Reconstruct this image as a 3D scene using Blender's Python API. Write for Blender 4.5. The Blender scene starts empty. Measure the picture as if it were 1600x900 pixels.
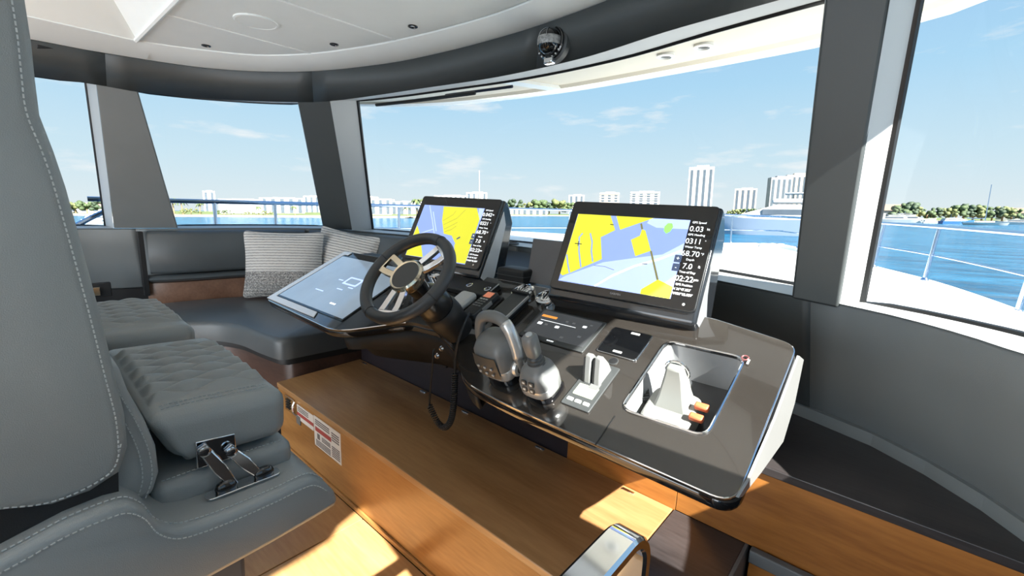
import bpy, bmesh, math, random
from mathutils import Vector, Matrix, noise
random.seed(7)
R = math.radians
V = Vector
# ------------------------------------------------------------------ camera frame (cabin axes: +X starboard, +Y bow, +Z up)
FPX = 700.0; YAW = R(41.5); PITCH = math.atan(117/700.0); ROLL = R(0.5); LIST = R(2.0)
EYE = V((0, 0, 1.5))
_fw = V((-math.sin(YAW)*math.cos(PITCH), math.cos(YAW)*math.cos(PITCH), -math.sin(PITCH)))
_rt = V((math.cos(YAW), math.sin(YAW), 0)); _up = _rt.cross(_fw)
_rt, _up = math.cos(ROLL)*_rt + math.sin(ROLL)*_up, -math.sin(ROLL)*_rt + math.cos(ROLL)*_up
FWS, RTS, UPS = _fw, _rt, _up                       # camera axes in the level (sea) frame
SEAROT = Matrix.Rotation(-LIST, 3, 'Y')             # the boat lists two degrees: sea frame -> cabin frame
FW, RT, UP = SEAROT @ _fw, SEAROT @ _rt, SEAROT @ _up
scene = bpy.context.scene
C = scene.collection
cam_d = bpy.data.cameras.new('camera'); cam = bpy.data.objects.new('camera', cam_d); C.objects.link(cam)
cam_d.sensor_width = 36; cam_d.lens = FPX/1600*36; cam_d.clip_start = .02; cam_d.clip_end = 20000
m3 = Matrix((RT, UP, -FW)).transposed()
cam.matrix_world = Matrix.Translation(EYE) @ m3.to_4x4()
scene.camera = cam
# ------------------------------------------------------------------ world, sun, exposure
w = bpy.data.worlds.new('sky'); scene.world = w; w.use_nodes = True
nt = w.node_tree; N = nt.nodes; L = nt.links; N.clear()
out = N.new('ShaderNodeOutputWorld'); bg = N.new('ShaderNodeBackground')
tc = N.new('ShaderNodeTexCoord'); mp = N.new('ShaderNodeMapping'); mp.inputs['Rotation'].default_value = (0, LIST, 0)
L.new(tc.outputs['Generated'], mp.inputs['Vector'])
sx = N.new('ShaderNodeSeparateXYZ'); L.new(mp.outputs['Vector'], sx.inputs[0])
cr = N.new('ShaderNodeValToRGB'); L.new(sx.outputs['Z'], cr.inputs['Fac'])
e = cr.color_ramp.elements
def hexlin(r, g, b):
    f = lambda c: (c/255/12.92) if c/255 <= .04045 else ((c/255+.055)/1.055)**2.4
    return (f(r), f(g), f(b), 1)
e[0].position = 0.0; e[0].color = hexlin(226, 236, 240)
e[1].position = 1.0; e[1].color = hexlin(96, 152, 220)
for p, c in ((.10, (205, 230, 243)), (.24, (174, 216, 244)), (.42, (150, 196, 240))):
    k = cr.color_ramp.elements.new(p); k.color = hexlin(*c)
# small fair-weather clouds: noise on a flattened dome
cmb = N.new('ShaderNodeMapping'); cmb.inputs['Scale'].default_value = (5.5, 5.5, 26); L.new(mp.outputs['Vector'], cmb.inputs['Vector'])
nz = N.new('ShaderNodeTexNoise'); nz.inputs['Scale'].default_value = 1.0; nz.inputs['Detail'].default_value = 6; nz.inputs['Roughness'].default_value = .58
L.new(cmb.outputs['Vector'], nz.inputs['Vector'])
cl = N.new('ShaderNodeMapRange'); cl.inputs['From Min'].default_value = .58; cl.inputs['From Max'].default_value = .74; cl.inputs['To Max'].default_value = .85; L.new(nz.outputs['Fac'], cl.inputs['Value'])
mx = N.new('ShaderNodeMix'); mx.data_type = 'RGBA'; mx.inputs['B'].default_value = hexlin(244, 247, 249)
L.new(cl.outputs['Result'], mx.inputs['Factor']); L.new(cr.outputs['Color'], mx.inputs['A'])
L.new(mx.outputs['Result'], bg.inputs['Color']); bg.inputs['Strength'].default_value = .70
L.new(bg.outputs['Background'], out.inputs['Surface'])
SUN_DIR = V((.735, -.25, .63)).normalized()
sd = bpy.data.lights.new('sun', 'SUN'); sd.energy = 17.0; sd.angle = R(.55); sd.color = (1, .965, .90)
so = bpy.data.objects.new('sun', sd); C.objects.link(so); so.rotation_euler = SUN_DIR.to_track_quat('Z', 'Y').to_euler(); so.location = (4, -2, 6)
# added fill light in the open aft end, standing in for saloon daylight
ad_ = bpy.data.lights.new('aft_fill_light', 'AREA'); ad_.shape = 'RECTANGLE'; ad_.size = 4.6; ad_.size_y = 2.0; ad_.energy = 95; ad_.color = (.94, .97, 1)
ao = bpy.data.objects.new('aft_fill_light', ad_); C.objects.link(ao); ao.location = (-2.0, -3.0, 1.25); ao.rotation_euler = (R(90), 0, 0)
scene.view_settings.view_transform = 'Standard'; scene.view_settings.look = 'None'; scene.view_settings.gamma = 1
scene.view_settings.exposure = 0.58; scene.view_settings.use_curve_mapping = False

# ------------------------------------------------------------------ pixel -> place helpers
def ray(u, v): return FW + RT*((u-800)/FPX) - UP*((v-450)/FPX)
def onax(u, v, ax, val):
    d = ray(u, v); return EYE + d*((val-EYE[ax])/d[ax])
def Zp(u, v, z): return onax(u, v, 2, z)
def Yp(u, v, y): return onax(u, v, 1, y)
def Xp(u, v, x): return onax(u, v, 0, x)
def Pl(u, v, p0, n):
    d = ray(u, v); return EYE + d*((V(p0)-EYE).dot(n)/d.dot(n))

# ------------------------------------------------------------------ materials
MATS = {}
def mat(name, col, rough=.5, metal=0, spec=.5, bump=0, bscale=200, var=0, vscale=8, coat=0, emit=0, kind=None, col2=None, stretch=None, trans=0):
    if name in MATS: return MATS[name]
    m = bpy.data.materials.new(name); m.use_nodes = True; t = m.node_tree; b = t.nodes['Principled BSDF']
    c = hexlin(*col)
    b.inputs['Base Color'].default_value = c; b.inputs['Roughness'].default_value = rough; b.inputs['Metallic'].default_value = metal
    b.inputs['Specular IOR Level'].default_value = spec; b.inputs['Coat Weight'].default_value = coat; b.inputs['Coat Roughness'].default_value = .03
    if trans: b.inputs['Transmission Weight'].default_value = trans
    if emit: b.inputs['Emission Color'].default_value = c; b.inputs['Emission Strength'].default_value = emit
    tcn = t.nodes.new('ShaderNodeTexCoord'); src = tcn.outputs['Object']
    if stretch:
        mpn = t.nodes.new('ShaderNodeMapping'); mpn.inputs['Scale'].default_value = stretch; t.links.new(src, mpn.inputs['Vector']); src = mpn.outputs['Vector']
    if var or col2:
        n1 = t.nodes.new('ShaderNodeTexNoise'); n1.inputs['Scale'].default_value = vscale; n1.inputs['Detail'].default_value = 6; t.links.new(src, n1.inputs['Vector'])
        if kind == 'wood': n1.inputs['Distortion'].default_value = 1.2
        rp = t.nodes.new('ShaderNodeValToRGB'); t.links.new(n1.outputs['Fac'], rp.inputs['Fac'])
        k2 = hexlin(*col2) if col2 else tuple(x*(1-var) for x in c[:3])+(1,)
        rp.color_ramp.elements[0].position = .35; rp.color_ramp.elements[0].color = k2
        rp.color_ramp.elements[1].position = .65; rp.color_ramp.elements[1].color = c
        t.links.new(rp.outputs['Color'], b.inputs['Base Color'])
        if emit: t.links.new(rp.outputs['Color'], b.inputs['Emission Color'])
    if bump:
        n2 = t.nodes.new('ShaderNodeTexNoise'); n2.inputs['Scale'].default_value = bscale; n2.inputs['Detail'].default_value = 3; t.links.new(src, n2.inputs['Vector'])
        bp = t.nodes.new('ShaderNodeBump'); bp.inputs['Strength'].default_value = bump; bp.inputs['Distance'].default_value = .002
        t.links.new(n2.outputs['Fac'], bp.inputs['Height']); t.links.new(bp.outputs['Normal'], b.inputs['Normal'])
    MATS[name] = m; return m
def wood(name, c1, c2, axis='X', rough=.35, coat=.15, scale=3.0, grain=1.0):
    if name in MATS: return MATS[name]
    m = bpy.data.materials.new(name); m.use_nodes = True; t = m.node_tree; b = t.nodes['Principled BSDF']; ln = t.links.new
    tcn = t.nodes.new('ShaderNodeTexCoord'); mp_ = t.nodes.new('ShaderNodeMapping')
    mp_.inputs['Scale'].default_value = {'X': (.12, 1, 1), 'Y': (1, .12, 1), 'Z': (1, 1, .12)}[axis]
    ln(tcn.outputs['Object'], mp_.inputs['Vector'])
    n0 = t.nodes.new('ShaderNodeTexNoise'); n0.inputs['Scale'].default_value = scale; n0.inputs['Detail'].default_value = 2; ln(mp_.outputs['Vector'], n0.inputs['Vector'])
    # cathedral grain: rings of the noise field
    mu = t.nodes.new('ShaderNodeMath'); mu.operation = 'MULTIPLY'; mu.inputs[1].default_value = 26; ln(n0.outputs['Fac'], mu.inputs[0])
    sn = t.nodes.new('ShaderNodeMath'); sn.operation = 'SINE'; ln(mu.outputs[0], sn.inputs[0])
    n1 = t.nodes.new('ShaderNodeTexNoise'); n1.inputs['Scale'].default_value = scale*30; n1.inputs['Detail'].default_value = 4; ln(mp_.outputs['Vector'], n1.inputs['Vector'])
    ad = t.nodes.new('ShaderNodeMath'); ad.operation = 'MULTIPLY_ADD'; ad.inputs[1].default_value = .16*grain; ad.inputs[2].default_value = .25; ln(sn.outputs[0], ad.inputs[0])
    a2 = t.nodes.new('ShaderNodeMath'); a2.operation = 'MULTIPLY_ADD'; a2.inputs[1].default_value = .5; ln(n1.outputs['Fac'], a2.inputs[0]); ln(ad.outputs[0], a2.inputs[2])
    rp = t.nodes.new('ShaderNodeValToRGB'); ln(a2.outputs[0], rp.inputs['Fac'])
    rp.color_ramp.elements[0].position = .2; rp.color_ramp.elements[0].color = hexlin(*c2); rp.color_ramp.elements[1].position = .75; rp.color_ramp.elements[1].color = hexlin(*c1)
    ln(rp.outputs['Color'], b.inputs['Base Color']); b.inputs['Roughness'].default_value = rough; b.inputs['Coat Weight'].default_value = coat; b.inputs['Coat Roughness'].default_value = .15
    bp = t.nodes.new('ShaderNodeBump'); bp.inputs['Strength'].default_value = .12; bp.inputs['Distance'].default_value = .001; ln(a2.outputs[0], bp.inputs['Height']); ln(bp.outputs['Normal'], b.inputs['Normal'])
    MATS[name] = m; return m
LEATHER = mat('grey_leather', (142, 147, 147), .36, bump=.25, bscale=600, var=.06, vscale=5)
LEATHER_H = mat('header_leather', (66, 71, 72), .5, bump=.2, bscale=600, var=.05, vscale=4)
LEATHER_D = mat('charcoal_leather', (118, 124, 126), .45, bump=.25, bscale=600, var=.06, vscale=4)
SOFA = mat('sofa_leather', (82, 88, 91), .33, bump=.2, bscale=500, var=.08, vscale=4)
STITCH = mat('stitch_thread', (176, 181, 182), .8)
TRIMBLACK = mat('black_rubber', (22, 24, 26), .5)
REVEAL = mat('pale_grey_reveal', (186, 188, 188), .45, var=.03, vscale=3)
CEIL = mat('ceiling_vinyl', (236, 240, 238), .6, bump=.08, bscale=400, var=.02)
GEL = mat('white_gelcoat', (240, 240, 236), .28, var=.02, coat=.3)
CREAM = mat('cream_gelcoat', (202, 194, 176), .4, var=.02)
OAK = wood('oak_step_top', (188, 146, 100), (148, 106, 66), 'X', scale=2.2)
OAKF = wood('oak_step_face', (186, 136, 78), (140, 92, 44), 'X', scale=2.6)
OAKFL = wood('oak_floor', (206, 164, 112), (170, 124, 76), 'X', scale=2.2, grain=.6)
TEAK = wood('teak_panel', (182, 120, 56), (126, 76, 30), 'X', scale=2.4)
WALNUT_SHADED = wood('walnut_base_shaded', (86, 62, 52), (56, 40, 34), 'X', scale=2.0)  # walnut darkened in colour for the shade under the sofa seat
WALNUT = wood('walnut_panel', (146, 112, 92), (112, 82, 66), 'X', scale=2.0)
WENGE = wood('black_wenge', (66, 61, 61), (30, 28, 29), 'X', rough=.32, scale=3, grain=.5)
CHROME = mat('chrome', (225, 226, 228), .08, metal=1, var=.02)
STEEL = mat('polished_rail_steel', (190, 205, 225), .18, metal=1, var=.03)
BRASSY = mat('champagne_metal', (226, 214, 190), .16, metal=1, var=.02)
BGLOSS = mat('black_gloss', (18, 18, 20), .06, spec=.6, coat=.6, var=.05)
BROWNGLOSS = mat('bronze_black_gloss', (46, 43, 40), .1, spec=.7, coat=.8, var=.05, vscale=3)
BMATTE = mat('black_matte', (26, 27, 29), .55, bump=.15, bscale=500, var=.05)
DGREY = mat('dark_grey_plastic', (62, 65, 66), .45, bump=.1, bscale=700, var=.05)
MGREY = mat('mid_grey_plastic', (112, 114, 114), .36, var=.04)
SILVER = mat('silver_plastic', (208, 210, 210), .28, metal=.55, var=.03)
PURPLE = mat('dark_aubergine_panel', (34, 27, 34), .45, var=.08, vscale=3)
WPLASTIC = mat('white_plastic', (206, 208, 204), .35, var=.02)
ORANGE = mat('orange_rubber', (214, 110, 70), .5, var=.05)
PAPER = mat('label_paper', (226, 218, 208), .7, var=.04)
RED = mat('label_red', (176, 76, 70), .7, var=.04)
INK = mat('label_ink', (120, 112, 108), .8, var=.04)
GREYSTRIP = mat('grey_stair_nosing', (100, 104, 106), .5, var=.05)
def glass_mat(name, tint, rough=0.0):
    m = bpy.data.materials.new(name); m.use_nodes = True; t = m.node_tree; t.nodes.clear()
    o = t.nodes.new('ShaderNodeOutputMaterial'); mxs = t.nodes.new('ShaderNodeMixShader'); tr = t.nodes.new('ShaderNodeBsdfTransparent'); gl = t.nodes.new('ShaderNodeBsdfGlossy')
    lw = t.nodes.new('ShaderNodeLayerWeight'); lw.inputs['Blend'].default_value = .5
    pw = t.nodes.new('ShaderNodeMath'); pw.operation = 'POWER'; pw.inputs[1].default_value = 5; t.links.new(lw.outputs['Facing'], pw.inputs[0])
    fr = t.nodes.new('ShaderNodeMath'); fr.operation = 'MULTIPLY_ADD'; fr.inputs[1].default_value = .6; fr.inputs[2].default_value = .02; t.links.new(pw.outputs[0], fr.inputs[0])
    tr.inputs['Color'].default_value = (*tint, 1); gl.inputs['Roughness'].default_value = rough
    t.links.new(fr.outputs[0], mxs.inputs[0]); t.links.new(tr.outputs[0], mxs.inputs[1]); t.links.new(gl.outputs[0], mxs.inputs[2]); t.links.new(mxs.outputs[0], o.inputs['Surface'])
    return m
GLASS = glass_mat('window_glass', (.97, .985, .98))
SCREENGLASS = mat('screen_black_glass', (10, 11, 13), .04, spec=.5, coat=.5)
def scr(name, c, s=.7): return mat('screen_'+name, c, .5, emit=s, spec=.1)
S_BLUE = scr('water_blue', (136, 158, 218)); S_PALE = scr('pale_blue', (178, 196, 238)); S_YEL = scr('land_yellow', (206, 204, 60)); S_TXT = scr('text_white', (240, 244, 246), .9)
S_GRN = scr('shoal_green', (150, 216, 110)); S_OLV = scr('bridge_olive', (120, 118, 74)); S_BLK = scr('strip_black', (20, 22, 24), .3); S_BTN = scr('button_slate', (74, 86, 110)); S_ORG = scr('menu_orange', (226, 150, 70)); S_DK = scr('menu_grey', (66, 68, 70), .6)
S_WING = mat('screen_wing_blue', (150, 166, 182), .12, emit=.35, spec=.6, coat=.6, var=.15, vscale=3)

# ------------------------------------------------------------------ mesh helpers
class MB:
    def __init__(s): s.bm = bmesh.new()
    def poly(s, pts, mi=0):
        f = s.bm.faces.new([s.bm.verts.new(p) for p in pts]); f.material_index = mi; return f
    def box(s, c, size, rot=None):
        c = V(c); h = V(size)/2; M = rot if rot is not None else Matrix.Identity(3)
        vs = [s.bm.verts.new(c + M @ V((x*h.x, y*h.y, z*h.z))) for x in (-1, 1) for y in (-1, 1) for z in (-1, 1)]
        for f in ((0, 1, 3, 2), (4, 6, 7, 5), (0, 4, 5, 1), (2, 3, 7, 6), (0, 2, 6, 4), (1, 5, 7, 3)): s.bm.faces.new([vs[i] for i in f])
        return s
    def prism(s, pts, d):
        """polygon pts (3D) swept by vector d"""
        d = V(d); a = [s.bm.verts.new(p) for p in pts]; b = [s.bm.verts.new(V(p)+d) for p in pts]; n = len(pts)
        s.bm.faces.new(a); s.bm.faces.new(b[::-1])
        for i in range(n): s.bm.faces.new((a[i], b[i], b[(i+1) % n], a[(i+1) % n]))
        return s
    def grid(s, rows, close_u=False, close_v=False, mi=0):
        g = [[s.bm.verts.new(p) for p in r] for r in rows]; nr, nc = len(g), len(g[0])
        for i in range(nr if close_u else nr-1):
            for j in range(nc if close_v else nc-1):
                f = s.bm.faces.new((g[i][j], g[(i+1) % nr][j], g[(i+1) % nr][(j+1) % nc], g[i][(j+1) % nc])); f.material_index = mi
        return g
    def loft(s, loops, cap=True):
        g = s.grid(loops, close_v=True)
        if cap: s.bm.faces.new(g[0]); s.bm.faces.new(g[-1][::-1])
        return s
    def tube(s, path, r, n=8, cap=True, closed=False):
        path = [V(p) for p in path]; loops = []; k = len(path)
        rr = r if isinstance(r, (list, tuple)) else [r]*k
        t0 = (path[1]-path[0]).normalized(); ref = V((0, 0, 1)) if abs(t0.z) < .9 else V((1, 0, 0)); nrm = (ref - t0*ref.dot(t0)).normalized()
        for i, p in enumerate(path):
            if closed: t = (path[(i+1) % k]-path[i-1]).normalized()
            else: t = (path[min(i+1, k-1)]-path[max(i-1, 0)]).normalized()
            nrm = (nrm - t*nrm.dot(t)).normalized(); bn = t.cross(nrm)
            loops.append([p + (nrm*math.cos(a)+bn*math.sin(a))*rr[i] for a in [2*math.pi*q/n for q in range(n)]])
        g = s.grid(loops, close_u=closed, close_v=True)
        if cap and not closed: s.bm.faces.new(g[0]); s.bm.faces.new(g[-1][::-1])
        return s
    def lathe(s, prof, n=20, org=(0, 0, 0), M=None):
        """prof: (r, h) pairs about local z"""
        M = M or Matrix.Identity(3); org = V(org); rows = []
        for r, h in prof: rows.append([org + M @ V((r*math.cos(2*math.pi*q/n), r*math.sin(2*math.pi*q/n), h)) for q in range(n)])
        g = s.grid(rows, close_v=True)
        if prof[0][0] > 1e-6: s.bm.faces.new(g[0])
        if prof[-1][0] > 1e-6: s.bm.faces.new(g[-1][::-1])
        return s
    def build(s, name, m, parent=None, smooth=True, ang=40, bevel=0, bseg=2, M=None, sub=0):
        bmesh.ops.remove_doubles(s.bm, verts=s.bm.verts, dist=1e-6)
        bmesh.ops.recalc_face_normals(s.bm, faces=s.bm.faces)
        me = bpy.data.meshes.new(name); s.bm.to_mesh(me); s.bm.free()
        for x in (m if isinstance(m, (list, tuple)) else [m]): me.materials.append(x)
        if smooth:
            me.shade_smooth(); me.set_sharp_from_angle(angle=R(ang))
        o = bpy.data.objects.new(name, me); C.objects.link(o)
        if bevel:
            b = o.modifiers.new('bevel', 'BEVEL'); b.width = bevel; b.segments = bseg; b.limit_method = 'ANGLE'; b.angle_limit = R(35); b.harden_normals = False
        if sub: q = o.modifiers.new('sub', 'SUBSURF'); q.levels = sub; q.render_levels = sub
        if M is not None: o.matrix_world = M
        if parent is not None:
            o.parent = parent
        return o
def rounded_box(sx_, sy_, sz_, r, seg=(8, 8, 6), puff=0, fn=None):
    """closed rounded cushion, centred; puff bulges the broad faces"""
    b = MB(); hx, hy, hz = sx_/2, sy_/2, sz_/2
    def shape(p):
        q = V((max(-hx+r, min(hx-r, p.x)), max(-hy+r, min(hy-r, p.y)), max(-hz+r, min(hz-r, p.z))))
        d = p-q
        if d.length > 1e-9:
            # spread samples evenly over the rounding
            d = V([math.tan(max(-1, min(1, c/r))*math.pi/4) for c in d]).normalized()*r
        o = q+d
        fx = max(0, 1-(p.x/hx)**2); fy = max(0, 1-(p.y/hy)**2); fz = max(0, 1-(p.z/hz)**2)
        if puff: o = o + V((0, 0, math.copysign(puff, p.z)*fx*fy if abs(p.z) > hz*.99 else 0)) 
        if fn: o = fn(o, p)
        return o
    def coords(h, n):
        k = max(2, n//4); base = []
        for i in range(k): base.append(-h + r*i/k)
        m = n
        for i in range(m+1): base.append(-h+r + (2*h-2*r)*i/m)
        for i in range(k): base.append(h-r + r*(i+1)/k)
        return base
    X, Y, Z_ = coords(hx, seg[0]), coords(hy, seg[1]), coords(hz, seg[2])
    for z in (-hz, hz): b.grid([[shape(V((x, y, z))) for y in Y] for x in X])
    for y in (-hy, hy): b.grid([[shape(V((x, y, z))) for z in Z_] for x in X])
    for x in (-hx, hx): b.grid([[shape(V((x, y, z))) for z in Z_] for y in Y])
    bmesh.ops.remove_doubles(b.bm, verts=b.bm.verts, dist=1e-5)
    return b
def tag(o, label=None, cat=None, group=None, kind=None):
    if label: o['label'] = label
    if cat: o['category'] = cat
    if group: o['group'] = group
    if kind: o['kind'] = kind
    return o
def thing(name, loc=(0, 0, 0), label=None, cat=None, group=None, kind=None, M=None):
    o = bpy.data.objects.new(name, None); C.objects.link(o); o.empty_display_size = .05
    o.matrix_world = M if M is not None else Matrix.Translation(V(loc))
    return tag(o, label, cat, group, kind)
def adopt(root, *objs):
    """parent meshes that were built in world coordinates, keeping their place"""
    inv = root.matrix_world.inverted()
    for o in objs:
        mw = o.matrix_world.copy(); o.parent = root; o.matrix_parent_inverse = Matrix.Identity(4); o.matrix_basis = inv @ mw
def smooth_curve(pts, n=8):
    """Catmull-Rom through points"""
    pts = [V(p) for p in pts]; o = []
    for i in range(len(pts)-1):
        p0, p1, p2, p3 = pts[max(i-1, 0)], pts[i], pts[i+1], pts[min(i+2, len(pts)-1)]
        for k in range(n):
            t = k/n; o.append(.5*((2*p1)+(p2-p0)*t+(2*p0-5*p1+4*p2-p3)*t*t+(3*p1-p0-3*p2+p3)*t**3))
    o.append(pts[-1]); return o
def stitch(path, name='stitching', parent=None, step=.0085, ln=.0055, r=.0009, m=None):
    path = smooth_curve(path, 10); b = MB(); acc = 0; L_ = [0]
    for i in range(1, len(path)): L_.append(L_[-1]+(path[i]-path[i-1]).length)
    def at(s):
        for i in range(1, len(path)):
            if L_[i] >= s:
                t = (s-L_[i-1])/max(1e-9, L_[i]-L_[i-1]); return path[i-1].lerp(path[i], t)
        return path[-1]
    s = 0
    while s+ln < L_[-1]:
        a, c = at(s), at(s+ln); d = (c-a)
        if d.length > 1e-6:
            rot = d.to_track_quat('X', 'Z').to_matrix(); b.box((a+c)/2, (d.length, r*2, r*2), rot)
        s += step
    return b.build(name, m or STITCH, None, smooth=False)
_font = None
def text(s, size, m, M, name='lettering', align='CENTER', depth=.0004):
    cu = bpy.data.curves.new('t', 'FONT'); cu.body = s; cu.size = size; cu.align_x = align; cu.align_y = 'CENTER'; cu.extrude = depth; cu.resolution_u = 3
    o = bpy.data.objects.new('t', cu); C.objects.link(o)
    me = bpy.data.meshes.new_from_object(o.evaluated_get(bpy.context.evaluated_depsgraph_get())); bpy.data.objects.remove(o); bpy.data.curves.remove(cu)
    me.materials.clear(); me.materials.append(m); me.name = name
    q = bpy.data.objects.new(name, me); C.objects.link(q); q.matrix_world = M; return q
def frame_matrix(o, ex, ey, ez): 
    m = Matrix((ex, ey, ez)).transposed().to_4x4(); m.translation = V(o); return m
# ------------------------------------------------------------------ the cabin shell
SILL = 1.2; HEAD = 2.15; RIMZ = 2.30
CEN = V((-2.03, -.3, 0))
def outward(poly):
    res = []
    for i, p in enumerate(poly):
        t = (poly[min(i+1, len(poly)-1)]-poly[max(i-1, 0)]); n = V((t.y, -t.x, 0)).normalized()
        if n.dot(V((p.x, p.y, 0))-CEN) < 0: n = -n
        res.append(n)
    return res
def P2(l, z): return [V((a, b, z)) for a, b in l]
# sill line (inner edge), from port aft round the bow to starboard aft
S1 = P2([(-4.70, -3.0), (-4.68, -1.6)], SILL)
W1b = P2([(-4.66, -.9), (-4.63, 0), (-4.595, .379), (-4.539, .561)], SILL)
W2b = P2([(-4.425, .937), (-4.39, 1.25), (-4.30, 1.62), (-4.106, 1.984)], SILL)
W3b = P2([(-3.80, 2.105), (-3.2, 2.24), (-2.667, 2.34), (-2.05, 2.39), (-1.4, 2.30), (-.85, 2.13), (-.293, 1.90)], SILL)
W4b = P2([(-.15, 1.865), (.003, 1.777), (.137, 1.653), (.235, 1.519), (.43, 1.31), (.52, 1.12), (.565, .935)], SILL)
W5b = P2([(.65, .364), (.70, 0), (.74, -1.5)], SILL)
W1t = P2([(-4.17, -.9), (-4.12, -.2), (-4.06, .25), (-4.01, .50)], HEAD)
W2t = P2([(-4.03, .71), (-3.90, 1.0), (-3.70, 1.24), (-3.385, 1.49)], HEAD)
W3t = P2([(-3.15, 1.61), (-2.72, 1.70), (-2.31, 1.76), (-1.75, 1.83), (-1.22, 1.82), (-.776, 1.735), (-.29, 1.66)], HEAD)
W4t = [Zp(1392, -8, 2.09), V((-.04, 1.55, HEAD)), V((.02, 1.40, HEAD)), V((.08, 1.15, HEAD)), V((.14, .85, HEAD)), V((.19, .48, HEAD))]
W5t = P2([(.24, .229), (.26, 0), (.28, -1.5)], HEAD)
DEP = .25
def resample(poly, n):
    c = smooth_curve(poly, 10); d = [0]
    for i in range(1, len(c)): d.append(d[-1]+(c[i]-c[i-1]).length)
    o = []
    for k in range(n):
        s = d[-1]*k/(n-1)
        for i in range(1, len(c)):
            if d[i] >= s-1e-9: t = (s-d[i-1])/max(1e-9, d[i]-d[i-1]); o.append(c[i-1].lerp(c[i], min(1, t))); break
    return o
WINS = {}
def window(n, b, t, cnt=12, dep=DEP, face=None, gr=.013):
    b = resample(b, cnt); t = resample(t, cnt)
    nb = [V(face)]*cnt if face else outward(b); dd = [dep(k/(cnt-1)) for k in range(cnt)] if callable(dep) else [dep]*cnt
    ob = [p+q*d_ for p, q, d_ in zip(b, nb, dd)]; ot = [p+q*d_+V((0, 0, .05)) for p, q, d_ in zip(t, nb, dd)]
    root = thing('window_%d' % n, (b[cnt//2]+t[cnt//2])/2, kind='structure')
    m = MB(); m.grid([b + t[::-1], ob + ot[::-1]], close_v=True); r = m.build('reveal', REVEAL, ang=50)
    m = MB(); m.tube([p.copy() for p in ob] + ot[::-1], gr, 6, closed=True); g = m.build('gasket', TRIMBLACK)
    m = MB(); m.grid([[p.lerp(q, k/4) for p, q in zip(ob, ot)] for k in range(5)]); gl = m.build('pane', GLASS)
    adopt(root, r, g, gl); WINS[n] = (b, t, ob, ot); return root
window(1, W1b, W1t, 12, .34, (-1, -.02, 0), .011); window(2, W2b, W2t, 12, .36, None, .011); window(3, W3b, W3t, 24); window(4, W4b, W4t, 16, lambda f: .12+.05*min(1, f*3)-.15*max(0, (f-.6)/.4)); window(5, W5b, W5t, 12, .06, (1, 0, 0))
def pillar(n, b0, b1, t0, t1, th=.02, m=LEATHER_H):
    a = MB(); pts = [b0, b1, t1, t0]; nn = (b1-b0).cross(t0-b0).normalized()
    if nn.dot((b0+b1)/2-CEN) < 0: nn = -nn
    a.prism(pts, nn*th); o = a.build('trim_%d' % n, m, bevel=.006); tag(o, kind='structure'); return o
pillar(1, W1b[-1], W2b[0], W1t[-1], W2t[0], m=LEATHER_D)
pillar(2, W2b[-1], W3b[0], W2t[-1], W3t[0])
# the thick starboard windscreen pillar hangs a little below the sill
o = MB(); pc = [Yp(1237, 462, 1.885), V((-.15, 1.855, 1.178)), W4t[0], W3t[-1]]
o.prism([V((-.293, 1.89, 1.19)), V((-.15, 1.855, 1.185)), W4t[0], W3t[-1]], V((.01, .05, 0))); tag(o.build('trim_3', LEATHER_H, bevel=.008), kind='structure')
pillar(4, W4b[-1], W5b[0], W4t[-1], W5t[0], m=LEATHER)
# header band above the windows
RIM = smooth_curve(P2([(-4.05, -3.0), (-4.0, -1.0), (-3.90, -.2), (-3.83, .249), (-3.80, .528), (-3.62, 1.04), (-3.176, 1.43), (-2.55, 1.657), (-2.04, 1.73), (-1.588, 1.745), (-1.31, 1.73), (-1.036, 1.697), (-.7, 1.63), (-.4, 1.52), (-.15, 1.30), (-.02, 1.0), (.05, .5), (.1, 0), (.12, -3)], RIMZ), 6)
HEADL = resample([V((-4.2, -3, HEAD))] + W1t + W2t + W3t + W4t[1:] + W5t + [V((.24, -3, HEAD))], 120)
RIML = resample(RIM, 120)
# match header to rim by plan angle so the band stays even
def by_angle(poly, ang): return min(poly, key=lambda p: abs(math.atan2(p.x+2.03, p.y+1.6)-ang))
def by_bearing(poly, ang): return min(poly, key=lambda p: abs(math.atan2(p.x, p.y)-ang))      # bearing from the helm aisle
dense_r = resample(RIM, 600); dense_h = resample([V((-4.2, -3, HEAD))] + W1t + W2t + W3t + W4t[1:] + W5t + [V((.24, -3, HEAD))], 600)
angs = [R(-125)+R(175)*k/110 for k in range(111)]
hb = [by_bearing(dense_h, a) for a in angs]; hr = [by_bearing(dense_r, a) for a in angs]
hdr = thing('trim_5', (-2.03, 1.8, HEAD), kind='structure')
cuts = [0]+[min(range(111), key=lambda i: abs(angs[i]-math.atan2(x, y))) for x, y in ((-4.01, .56), (-3.28, 1.55), (-1.45, 1.82))]+[110]
objs = []
for a, b in zip(cuts[:-1], cuts[1:]):
    m = MB(); rows = [hb[a:b+1], hr[a:b+1]]
    m.grid(rows); o = m.build('header_panel', LEATHER_H)
    sm = o.modifiers.new('solid', 'SOLIDIFY'); sm.thickness = .02; sm.offset = 0
    objs.append(o)
adopt(hdr, *objs)
# panel joints on the header
for i in cuts[1:-1]:
    m = MB(); m.tube([hb[i]+V((0, 0, .0)), hr[i]], .0035, 6); o = m.build('joint', TRIMBLACK); adopt(hdr, o)
# air slot high on the port header
vt = thing('air_slot', (0, 0, 0), 'narrow black air slot in the port header above the side window', 'air vent')
m = MB(); a, b = Xp(58, 66, -3.87), Xp(92, 72, -3.87); c, d = Xp(92, 78, -3.87), Xp(58, 76, -3.87); m.prism([a, b, c, d], (.03, 0, 0)); s1 = m.build('slot', TRIMBLACK, bevel=.002)
vt.matrix_world = Matrix.Translation(a); adopt(vt, s1)
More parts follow.
